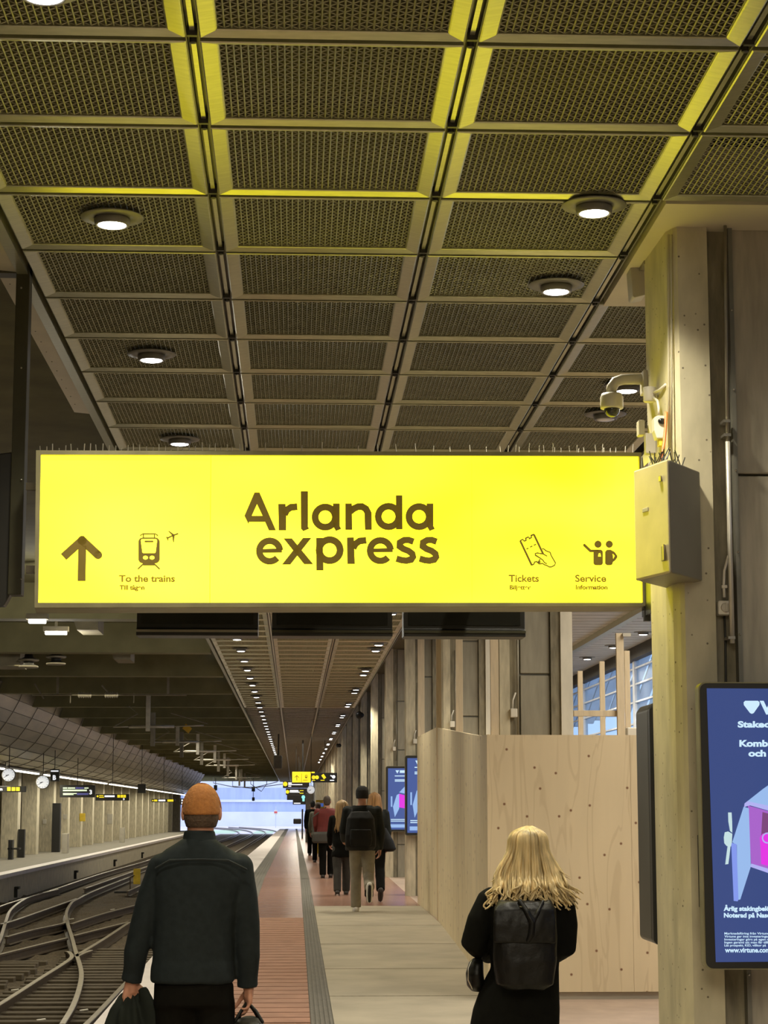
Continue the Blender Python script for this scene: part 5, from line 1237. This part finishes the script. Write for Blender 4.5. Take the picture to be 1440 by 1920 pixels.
# ---- man in the ochre cap
MY = 9.1
def m(px, py, dy=0.0): return atY(px, py, MY+dy)
def near_man():
    g = fz(MY); hd = m(378, 1521, .0)
    t = thing('person', 'man from behind in ochre knit cap and dark navy shirt, carrying coat and bag', 'person', (m(370, 1800).x, MY, g))
    b = MB(); head(b, hd, 1.0)
    nk = m(376, 1560, -.01)
    b.tube([m(376, 1535, -.012), nk, m(374, 1585, -.015)], [.060, .060, .075], 14)
    TS = [(373, 1575, 30, .085), (372, 1592, 56, .09), (373, 1612, 80, .105), (372, 1650, 82, .12), (366, 1700, 72, .122), (363, 1750, 69, .118), (362, 1800, 70, .118), (364, 1840, 71, .12), (364, 1885, 72, .122), (364, 1915, 70, .115)]
    sec = lambda extra, lo=0, hi=99: [(m(x, y, -.005+.01*i*0), w/(F/MY)+extra, d+extra) for i, (x, y, w, d) in enumerate(TS) if lo <= y <= hi]
    b.loft(sec(-.008), 28, 2.3)
    hipL, hipR = m(332, 1888), m(400, 1888); kneeL, kneeR = hipL+Vector((-.015, .05, -.40)), hipR+Vector((.01, -.03, -.40))
    anL = Vector((kneeL.x, kneeL.y-.0, g+.088)); anR = Vector((kneeR.x, kneeR.y-.05, g+.088))
    for a_, k_, n_ in ((hipL, kneeL, anL), (hipR, kneeR, anR)):
        b.tube([a_, (a_+k_)/2, k_, (k_*.6+n_*.4), n_], [.082, .070, .052, .050, .036], 14, rnd=True); foot(b, n_, 1.0)
    shL, shR = m(304, 1628), m(448, 1628)
    elL, elR = m(271, 1722, .00), m(463, 1726, .0)
    wrL, wrR = m(247, 1836, .05), m(464, 1846, .05)
    for s_, e_, w_ in ((shL, elL, wrL), (shR, elR, wrR)): b.tube([s_, (s_+e_)/2, e_, (e_+w_)/2, w_], [.055, .048, .040, .040, .027], 14, rnd=True)
    hand(b, wrL+Vector((0, 0, -.004)), (.02, .05, -1), (.93, .37, 0), (.3, -.95, 0), 1.12, .45, .35)
    hand(b, wrR+Vector((.006, 0, -.008)), (-.02, .05, -1), (-.30, .95, 0), (-.95, -.3, 0), 1.0, .8, .1)
    me = remesh(b, .0055, 3)
    for v in me.vertices: v.co -= t.location
    link('body', me, 'skin', t)
    # shirt with yoke, collar and cuffs
    b = MB(); b.loft([(m(373, 1571, -.01), .068, .075)]+sec(.010, 1590, 1800)+[(m(361, 1815, -.005), .184, .135), (m(361, 1838, -.005), .187, .136), (m(362, 1842, -.005), .180, .130)], 32, 2.3)
    for s_, e_, w_, sg in ((shL, elL, wrL, -1), (shR, elR, wrR, 1)):
        b.tube([s_+Vector((-sg*.03, 0, .012)), s_, (s_+e_)/2+Vector((sg*.004, 0, 0)), e_, (e_*.45+w_*.55)+Vector((sg*.006, -.01, 0)), w_+(e_-w_)*.12, w_+(e_-w_)*.03], [.066, .068, .062, .056, .054, .047, .043], 16, rnd=False)
        b.ball(s_, .068, .068, .068)
    shirt = rpart('shirt', b, 'navy', t, .008, 6, .0035, 8)
    b = MB(); b.loft([(m(374, 1584, -.014), .082, .082), (m(374, 1572, -.012), .074, .076), (m(374, 1560, -.010), .069, .072), (m(374, 1557, -.010), .064, .067)], 24); rpart('collar', b, 'navy', shirt, .006, 2)
    b = MB(); b.tube([m(292, 1628, -.095), m(318, 1613, -.128), m(372, 1611, -.135), m(428, 1613, -.128), m(462, 1630, -.095)], .0045, 6, rnd=True); part('yoke_seam', b, 'navyyoke', shirt, True)
    for w_, e_, nm in ((wrL, elL, 0), (wrR, elR, 1)):
        b = MB(); d_ = (w_-e_).normalized(); b.tube([w_-d_*.075, w_-d_*.01, w_+d_*.008], [.047, .046, .047], 18); rpart('cuff', b, 'navy', shirt, .006, 2)
    b = MB(); b.loft(sec(.004, 1830, 1890), 26, 2.3)
    for a_, k_, n_ in ((hipL, kneeL, anL), (hipR, kneeR, anR)): b.tube([a_+Vector((0, 0, .03)), a_, (a_+k_)/2, k_, (k_+n_)/2, n_+Vector((0, -.005, -.03))], [.098, .098, .088, .072, .068, .062], 16)
    rpart('trousers', b, 'trouser', t, .010, 5, .004, 7)
    for n_ in (anL, anR):
        b = MB(); foot(b, n_, 1.06, 0, 0, .004); rpart('shoe', b, 'shoe', t, .008, 3)
    # cap: knitted dome with a rolled edge and a crown seam
    rows = []; zb = hd.z-.010; zt = hd.z+.121
    for i in range(9):
        f = i/8; a_ = f*PI/2; rows.append(((hd.x, hd.y-.006-.004*(1-f), zb+(zt-zb)*math.sin(a_)), max(.004, .0845*math.cos(a_)**.75), max(.004, .104*math.cos(a_)**.75)))
    b = MB(); b.loft([((hd.x, hd.y-.010, zb-.006), .082, .101)]+rows, 30); cap = rpart('knit_cap', b, 'ochre', t, .006, 3)
    b = MB(); b.tube([(hd.x-.088*math.cos(a_), hd.y-.006, zb+.001+(zt-zb+.001)*math.sin(a_)) for a_ in [PI*i/18 for i in range(19)]], .003, 6); part('cap_seam', b, 'ochre', cap, True)
    b = MB(); b.loft([((hd.x, hd.y-.016, zb+.006), .0785, .090), ((hd.x, hd.y-.020, zb-.03), .0765, .083), ((hd.x, hd.y-.022, zb-.062), .066, .066)], 26); rpart('short_hair', b, 'shorthair', t, .006, 3)
    return t, wrL, wrR
man, wrL, wrR = near_man()
b = MB(); Yc = MY+.07
b.loft([(m(252, 1858, .09), .035, .030), (m(250, 1868, .085), .058, .045), (m(248, 1888, .07), .085, .075), (m(245, 1920, .06), .112, .085), (m(243, 1980, .06), .125, .09), (m(240, 2050, .06), .128, .085), (m(240, 2110, .06), .115, .075)], 28, 2.2)
b.tube([m(268, 1858, .02), m(280, 1885, .02), m(286, 1930, .02)], [.02, .035, .04], 10, rnd=True)
cme = remesh(b, .008, 3)
for v in cme.vertices:
    q = v.co; ang = math.atan2(q.y-Yc, q.x-m(246, 1900).x); v.co = q+Vector((math.cos(ang), math.sin(ang), 0))*(.010*math.sin(ang*9+q.z*9)+.010*noise.noise(q*9))
lc = m(245, 2110, .06)
for v in cme.vertices: v.co -= lc
tag(link('folded_coat', cme, 'cloth', None, lc), 'dark folded coat hanging from the capped man\'s hand by the tracks', 'coat')
t = thing('handbag', 'black bag hanging by two handles from the capped man\'s hand', 'bag', m(466, 2030, .06))
b = MB(); b.loft([(m(466, 2030, .06), .10, .20, 0), (m(466, 1990, .06), .108, .21), (m(466, 1935, .06), .085, .19), (m(466, 1914, .06), .052, .17), (m(466, 1910, .06), .03, .15)], 28, 3); rpart('bag_body', b, 'blackbag', t, .008, 3, .003)
for dx, dyy in ((-1, -.05), (1, .05)):
    top = m(464, 1878, .05); b = MB()
    b.tube([m(466+dx*26, 1916, .05-.05), m(466+dx*14, 1896, .05-.02), top+Vector((dx*.006, -.005, -.008)), top+Vector((dx*.004, .02, -.008)), m(466+dx*12, 1897, .05+.06), m(466+dx*22, 1916, .05+.09)], .0075, 8, rnd=True); part('handle', b, 'blackbag', t, True)

# ---- blonde woman with a leather backpack
WY = 9.9
def w(px, py, dy=0.0): return atY(px, py, WY+dy)
def lock(mb, pts, r0, r1, n=5, seg=6):
    P = [Vector(p) for p in pts]; out = []
    for i in range(len(P)-1):
        p0 = P[max(i-1, 0)]; p1 = P[i]; p2 = P[i+1]; p3 = P[min(i+2, len(P)-1)]
        for k in range(seg):
            t_ = k/seg; out.append(.5*((2*p1)+(-p0+p2)*t_+(2*p0-5*p1+4*p2-p3)*t_*t_+(-p0+3*p1-3*p2+p3)*t_**3))
    out.append(P[-1]); k = len(out); mb.tube(out, [r0+(r1-r0)*(i/(k-1))**1.6 for i in range(k)], n)
def near_woman():
    g = fz(WY); hd = w(990, 1602); px = F/WY
    t = thing('person', 'blonde woman seen from behind in a black coat with a black leather backpack', 'person', (hd.x, WY, g))
    TS = [(990, 1645, 26, .06), (988, 1660, 50, .08), (986, 1682, 72, .10), (985, 1720, 68, .115), (985, 1770, 60, .11), (984, 1815, 58, .11), (975, 1850, 68, .125), (968, 1890, 76, .135), (965, 1920, 78, .14)]
    b = MB(); head(b, hd, .98); b.tube([w(990, 1625, -.01), w(990, 1660, -.01)], [.052, .065], 14)
    b.loft([(w(x, y), wd/px-.02, d-.02) for x, y, wd, d in TS], 24, 2.2)
    shL, shR = w(920, 1690), w(1052, 1692); elL, elR = w(886, 1768, -.03), w(1060, 1776, -.03); wrL_, wrR_ = w(918, 1790, .20), w(1030, 1792, .20)
    for s_, e_, w_ in ((shL, elL, wrL_), (shR, elR, wrR_)): b.tube([s_, (s_+e_)/2, e_, (e_+w_)/2, w_], [.045, .042, .036, .034, .024], 12, rnd=True)
    hand(b, wrL_, (.15, 1, .1), (.4, 0, .9), (.9, 0, -.3), .92, .6); hand(b, wrR_, (-.15, 1, .1), (-.4, 0, .9), (-.9, 0, -.3), .92, .6)
    hips = [(w(945, 1905), (-1)), (w(1000, 1905), 1)]; legs = []
    for h_, sg in hips:
        k_ = h_+Vector((0, .03*sg, -.36)); n_ = Vector((h_.x, WY+.06*sg-.02, g+.085)); legs.append((h_, k_, n_)); b.tube([h_, k_, (k_+n_)/2, n_], [.075, .05, .048, .033], 12, rnd=True); foot(b, n_, .92)
    me = remesh(b, .0065, 3)
    for v in me.vertices: v.co -= t.location
    link('body', me, 'skin', t)
    b = MB(); b.loft([(w(990, 1648), .075, .07)]+[(w(x, y), wd/px+.012, d+.015) for x, y, wd, d in TS[1:]]+[(w(962, 1985), .215, .16), (w(962, 2040), .215, .165)], 30, 2.2)
    for s_, e_, w_, sg in ((shL, elL, wrL_, -1), (shR, elR, wrR_, 1)):
        b.ball(s_+Vector((-sg*.01, 0, 0)), .07, .07, .07); b.tube([s_+Vector((-sg*.02, 0, .01)), s_, (s_+e_)/2+Vector((sg*.006, 0, 0)), e_+Vector((-sg*.004, 0, 0)), e_*.5+w_*.5, w_], [.066, .070, .068, .060, .054, .048], 16)
    rpart('coat', b, 'blackcoat', t, .009, 5, .005, 7)
    b = MB(); b.tube([w(940, 1668, -.02), w(965, 1660, -.085), w(992, 1664, -.105), w(1020, 1660, -.085), w(1042, 1668, -.02)], [.02, .03, .034, .03, .02], 12, rnd=True); rpart('hood', b, 'blackcoat', t, .009, 4, .003)
    b = MB()
    for h_, k_, n_ in legs: b.tube([h_, k_, (k_+n_)/2, n_+Vector((0, 0, -.02))], [.08, .065, .06, .055], 14)
    rpart('trousers', b, 'trouser', t, .012, 4, .003)
    for h_, k_, n_ in legs:
        b = MB(); foot(b, n_, .98, 0, 0, .006); rpart('shoe', b, 'shoe', t, .009, 3)
    # hair: a cap over the skull and many falling locks
    b = MB(); b.ball(hd+Vector((0, -.012, .024)), .090, .104, .106, 22, 14); b.ball(hd+Vector((0, -.05, -.035)), .082, .060, .10, 18, 10)
    rr_ = random.Random(3)
    for i in range(150):
        a_ = PI*(1.5+.74*(rr_.random()*2-1)); cx, sx = math.cos(a_), math.sin(a_)
        top = hd+Vector((rr_.uniform(-.01, .02), -.02, .128)); r = .094+rr_.uniform(-.006, .008)
        p1 = hd+Vector((cx*r*.80, sx*r*1.0-.008, .095)); p2 = hd+Vector((cx*r*1.02, sx*r*1.08-.012, .01)); fl = 1.0+.5*abs(cx)
        endz = rr_.uniform(-.235, -.150)-.015*abs(cx); out = .098*cx*fl*1.02
        p3 = hd+Vector((cx*r*1.12*fl*.98, sx*r*1.0-.03, -.09)); p4 = hd+Vector((out*1.12+rr_.uniform(-.018, .018), sx*.10-.055+rr_.uniform(-.03, .012), (endz-.09)*.55)); p5 = hd+Vector((out*1.30+rr_.uniform(-.03, .035), sx*.10-.075+rr_.uniform(-.012, .012), endz))
        fk = rr_.choice((-1, 1, 1))*rr_.uniform(.008, .028); lock(b, [top, p1, p2, p3, p4, p5, p5+Vector((fk, -.006, -.018))], rr_.uniform(.0075, .0115), .0030, 5, 5)
    for i in range(26):
        sgn = rr_.choice((-1, 1)); p = hd+Vector((sgn*.105, -.05, rr_.uniform(-.10, -.02)))
        lock(b, [p, p+Vector((sgn*rr_.uniform(.02, .05), -.01, -.05)), p+Vector((sgn*rr_.uniform(.05, .10), -.02, rr_.uniform(-.13, -.08)))], .0035, .0012, 4, 4)
    part('hair', b, 'blonde', t, True)
    return t
near_woman()
t = thing('backpack', 'soft black leather backpack on the blonde woman\'s back', 'backpack', w(984, 1850, -.2))
b = MB(); b.loft([(w(984, 1855, -.20), .085, .05), (w(984, 1845, -.20), .135, .068), (w(984, 1800, -.20), .15, .075), (w(984, 1740, -.19), .150, .072), (w(984, 1702, -.18), .146, .060), (w(984, 1688, -.17), .125, .04)], 30, 3.2); rpart('bag_body', b, 'blackleather', t, .007, 3, .006, 11)
b = MB(); b.loft([(w(984, 1769, -.262), .145, .014), (w(984, 1735, -.258), .15, .018), (w(984, 1706, -.235), .146, .03), (w(984, 1690, -.195), .13, .035)], 30, 3); flap = rpart('flap', b, 'blackleather', t, .007, 3, .006, 13)
b = MB(); b.tube([w(975, 1690, -.24), w(988, 1710, -.275), w(998, 1730, -.28), w(996, 1752, -.28), w(990, 1764, -.28)], [.012, .016, .018, .016, .01], 8, rnd=True); b.tube([w(1018, 1690, -.23), w(1008, 1712, -.27), w(1000, 1728, -.28)], [.01, .013, .012], 8, rnd=True); rpart('tie_strap', b, 'blackleather', flap, .005, 2, .002)
b = MB(); b.tube([w(974, 1700, -.262), w(984, 1701.5, -.27), w(994, 1704, -.268)], .0025, 6); part('buckle', b, 'chrome', flap, True)
b = MB()
for sx in (-1, 1): b.tube([w(984+sx*38, 1700, -.13), w(984+sx*48, 1676, -.10), w(984+sx*50, 1668, -.02)], .014, 8, rnd=True)
part('shoulder_straps', b, 'blackleather', t, True)
t = thing('shoulder_bag', 'small black shoulder bag hanging at the blonde woman\'s side', 'bag', w(893, 1858, .05))
b = MB(); b.loft([(w(896, 1858, .05), .03, .06), (w(892, 1848, .05), .042, .10), (w(890, 1825, .05), .042, .115), (w(893, 1805, .05), .034, .10), (w(896, 1797, .05), .02, .07)], 24, 2.4); rpart('bag_body', b, 'blackleather', t, .007, 3, .002)
b = MB(); b.tube([w(886, 1800, -.03), w(878, 1815, -.05), w(878, 1838, -.05), w(886, 1854, -.03)], .004, 6, rnd=True); part('piping', b, 'chrome', t, True)
b = MB(); b.tube([w(900, 1800, .02), w(908, 1778, .03), w(925, 1740, .0)], .006, 6); part('strap', b, 'blackleather', t, True)

# ---- walkers farther along
def walker(label, px, py, Y, H, jacket, trousers, hairm, la_=.25, kb=.15, ra=-.25, rb=.5, hair='short', width=1.0, jl=.40, lean=0.0, arms=((.1, .2), (-.1, .2)), voxel=.014, shoe='shoe', x=None, lift=0.0, sole=None):
    g = fz(Y)+.0; s = H/1.75; x = atY(px, py, Y).x if x is None else x
    t = thing('person', label, 'person', (x, Y, g))
    O = Vector((x, Y, 0))
    hz = .53*H; L1, L2 = .245*H, .235*H
    legs = []
    for sg, a_, kb_ in ((-1, la_, kb), (1, ra, rb)):
        h_ = O+Vector((sg*.085*s, 0, hz)); k_ = h_+Vector((0, math.sin(a_)*L1, -math.cos(a_)*L1)); n_ = k_+Vector((0, math.sin(a_-kb_)*L2, -math.cos(a_-kb_)*L2)); legs.append([h_, k_, n_, max(0, kb_-a_)])
    low = min(n.z-.085*s for _, _, n, _ in legs); dz = g-low; up = Vector((0, 0, dz))
    for l in legs:
        for i in range(3): l[i] = l[i]+up
    sh = O+up+Vector((0, lean*.3, .815*H)); hd = O+up+Vector((0, lean*.5, .925*H))
    tor = [(O+up+Vector((0, lean*f, z*H)), wx*s*width, d*s) for f, z, wx, d in ((0, .49, .155, .11), (0, .54, .165, .115), (.05, .62, .150, .105), (.15, .70, .165, .11), (.25, .78, .185, .11), (.3, .82, .165, .09), (.32, .845, .09, .07))]
    b = MB(); head(b, hd, s); b.tube([hd+Vector((0, -.01, -.05*s)), sh+Vector((0, 0, .02))], [.055*s, .065*s], 12)
    b.loft([(c, a_-.01, d_-.01) for c, a_, d_ in tor], 20)
    AR = []
    for sg, (a_, bnd) in zip((-1, 1), arms):
        s_ = sh+Vector((sg*.175*s*width, 0, -.02)); e_ = s_+Vector((sg*.05*s, -math.sin(a_)*.17*H*-1, -math.cos(a_)*.17*H)); w_ = e_+Vector((-sg*.01, math.sin(a_+bnd)*.15*H, -math.cos(a_+bnd)*.15*H)); AR.append((s_, e_, w_))
        b.tube([s_, e_, w_], [.05*s, .04*s, .026*s], 10, rnd=True); d_ = (w_-e_).normalized(); hand(b, w_, d_, (-sg*.3, .9, .2), (-sg, 0, 0), s, .5)
    for h_, k_, n_, pt in legs:
        b.tube([h_, (h_+k_)/2, k_, (k_+n_)/2, n_], [.08*s, .07*s, .05*s, .048*s, .034*s], 12, rnd=True); foot(b, n_, s, min(1.25, pt*.9))
    me = remesh(b, .009, 3)
    for v in me.vertices: v.co -= t.location
    link('body', me, 'skin', t)
    b = MB(); zt = O+up; hem = jl*H
    b.loft([(zt+Vector((0, 0, hem)), .195*s*width, .145*s), (zt+Vector((0, 0, hem+.05)), .20*s*width, .148*s)]+[(c, a_+.022, d_+.025) for c, a_, d_ in tor if c.z > zt.z+hem+.08], 24)
    for s_, e_, w_ in AR: b.ball(s_, .07*s, .07*s, .07*s); b.tube([s_, (s_+e_)/2, e_, w_], [.07*s, .066*s, .058*s, .046*s], 12)
    rpart('jacket', b, jacket, t, voxel, 4, .006, 7)
    b = MB(); b.loft([(c, a_+.008, d_+.008) for c, a_, d_ in tor[:2]], 20)
    for h_, k_, n_, pt in legs: b.tube([h_+Vector((0, 0, .04)), h_, (h_+k_)/2, k_, (k_+n_)/2, n_+(n_-k_).normalized()*.025], [.104*s, .104*s, .096*s, .08*s, .076*s, .074*s], 12)
    rpart('trousers', b, trousers, t, voxel, 4, .005, 7)
    for h_, k_, n_, pt in legs:
        b = MB(); q = foot(b, n_, s*1.05, min(1.25, pt*.9), 0, .004); shoe_ = rpart('shoe', b, shoe, t, .010, 3)
        b = MB(); h2, b2, t2, f_, u_ = q; b.tube([h2-u_*.034*s, b2-u_*.036*s, t2-u_*.024*s], [.022*s, .026*s, .02*s], 10, rnd=True); part('sole', b, sole or 'sole', shoe_, True)
    if hair == 'beanie':
        b = MB(); b.loft([(hd+Vector((0, -.012, -.045*s)), .088*s, .102*s), (hd+Vector((0, -.010, .02)), .094*s, .11*s), (hd+Vector((0, -.01, .075*s)), .09*s, .103*s), (hd+Vector((0, -.01, .115*s)), .068*s, .075*s), (hd+Vector((0, -.01, .135*s)), .03*s, .03*s)], 20); rpart('knit_hat', b, hairm, t, .01, 3)
    elif hair == 'short':
        b = MB(); b.ball(hd+Vector((0, -.018, .03*s)), .084*s, .095*s, .10*s); b.ball(hd+Vector((0, -.035, -.02*s)), .076*s, .07*s, .075*s); rpart('short_hair', b, hairm, t, .01, 3, .004, 30)
    else:
        b = MB(); b.ball(hd+Vector((0, -.014, .026*s)), .092*s, .106*s, .108*s); rr_ = random.Random(int(px)); L_ = .40 if hair == 'verylong' else .26
        for i in range(70):
            a_ = PI*(1.5+.72*(rr_.random()*2-1)); cx, sx = math.cos(a_), math.sin(a_)
            lock(b, [hd+Vector((0, -.02, .125*s)), hd+Vector((cx*.08, sx*.095-.01, .08*s)), hd+Vector((cx*.105, sx*.11-.015, -.02)), hd+Vector((cx*.12, sx*.105-.04, -.02-L_*.5)), hd+Vector((cx*.12+rr_.uniform(-.02, .02), sx*.10-.06, -.02-L_*rr_.uniform(.8, 1.05)))], .014, .003, 5, 4)
        part('hair', b, hairm, t, True)
    return t, sh, AR, O+up, s
# man with the black hat, in mid-stride
A_ = walker('man walking away in a black knit hat, dark jacket and grey trousers', 676, 1600, 30.0, 1.83, 'slate', 'greytrouser', 'darkknit', la_=.10, kb=.12, ra=-.22, rb=1.0, hair='beanie', width=1.22, jl=.485, arms=((.25, .8), (.0, .35)), shoe='shoewhite', x=atY(679, 1600, 30.0).x)
_, sh, AR, o_, s = A_
t = thing('backpack', 'black backpack worn by the man in the black knit hat', 'backpack', o_+Vector((0, -.22, .92)))
b = MB(); c = o_+Vector((-.03, -.20, 0)); b.loft([(c+Vector((0, 0, .90)), .19, .07), (c+Vector((0, -.02, .95)), .225, .11), (c+Vector((0, -.04, 1.12)), .225, .13), (c+Vector((0, -.02, 1.36)), .20, .10), (c+Vector((0, 0, 1.46)), .14, .06)], 24, 2.6); rpart('bag_body', b, 'blackbag', t, .012, 3, .004)
b = MB(); b.loft([(c+Vector((0, -.13, .96)), .15, .04), (c+Vector((0, -.15, 1.05)), .165, .05), (c+Vector((0, -.14, 1.2)), .15, .04)], 20, 3); rpart('front_pocket', b, 'blackbag', t, .01, 3)
b = MB()
for sx in (-1, 1): b.tube([c+Vector((sx*.11, .05, 1.40)), c+Vector((sx*.12, .12, 1.49)), c+Vector((sx*.13, .24, 1.47))], .022, 8, rnd=True)
part('shoulder_straps', b, 'blackbag', t, True)
walker('woman with long honey blonde hair in a black jacket, left of the hatted man', 640, 1600, 35.0, 1.62, 'blackcoat', 'denim', 'dirtyblonde', la_=-.10, kb=.2, ra=.25, rb=.15, hair='verylong', jl=.40, x=atY(641, 1600, 35).x, shoe='shoe', arms=((.2, .6), (.1, .5)), sole='shoewhite')
B2 = walker('woman with auburn hair in a dark jacket, right of the hatted man', 703, 1600, 33.0, 1.74, 'slate', 'trouser', 'auburn', la_=.12, kb=.12, ra=-.2, rb=.55, hair='long', jl=.46, x=atY(702, 1600, 33).x, arms=((.1, .3), (.0, .5)))
t = thing('shoulder_bag', 'black cloth bag held at the auburn haired woman\'s side', 'bag', Vector((atY(728, 1590, 32.9).x, 32.9, .95)))
c = atY(727, 1585, 32.95); b = MB(); b.loft([(c+Vector((.02, 0, -.10)), .07, .08), (c+Vector((.01, 0, -.06)), .13, .11), (c+Vector((-.02, 0, .10)), .10, .10), (c+Vector((-.06, 0, .28)), .04, .05)], 20); rpart('bag_body', b, 'blackbag', t, .012, 3, .004)
b = MB(); b.tube([c+Vector((-.06, 0, .26)), c+Vector((-.11, .02, .55))], .015, 6); part('strap', b, 'blackbag', t)
C2 = walker('person in a red jacket and black trousers walking ahead of the group', 611, 1560, 42.0, 1.68, 'red', 'trouser', 'greyhair', la_=-.05, kb=.05, ra=.22, rb=.35, hair='short', jl=.50, width=1.18, lean=.06, x=atY(613, 1560, 42).x, arms=((.15, .6), (.1, .5)))
t = thing('shoulder_bag', 'dark shoulder bag behind the person in the red jacket', 'bag', C2[3]+Vector((-.1, -.2, .72)))
c = C2[3]+Vector((-.12, -.19, .82)); b = MB(); b.loft([(c+Vector((0, 0, -.11)), .15, .05), (c+Vector((0, 0, -.07)), .19, .07), (c+Vector((0, 0, .08)), .18, .07), (c+Vector((0, .02, .12)), .15, .04)], 20, 3); rpart('bag_body', b, 'mall', t, .012, 3, .003)
b = MB(); b.tube([c+Vector((-.15, .04, .1)), c+Vector((-.2, .1, .4)), c+Vector((.1, .16, .62))], .014, 6); part('strap', b, 'mall', t)
walker('distant person in a grey olive jacket behind the red jacket', 596, 1545, 56.0, 1.66, 'olive', 'trouser', 'greyhair', hair='short', jl=.44, x=atY(596, 1545, 56).x, voxel=.02)
walker('distant person in black near the far end of the platform', 587, 1540, 66.0, 1.78, 'blackcoat', 'trouser', 'darkknit', hair='short', jl=.40, x=atY(586, 1540, 66).x, voxel=.02)
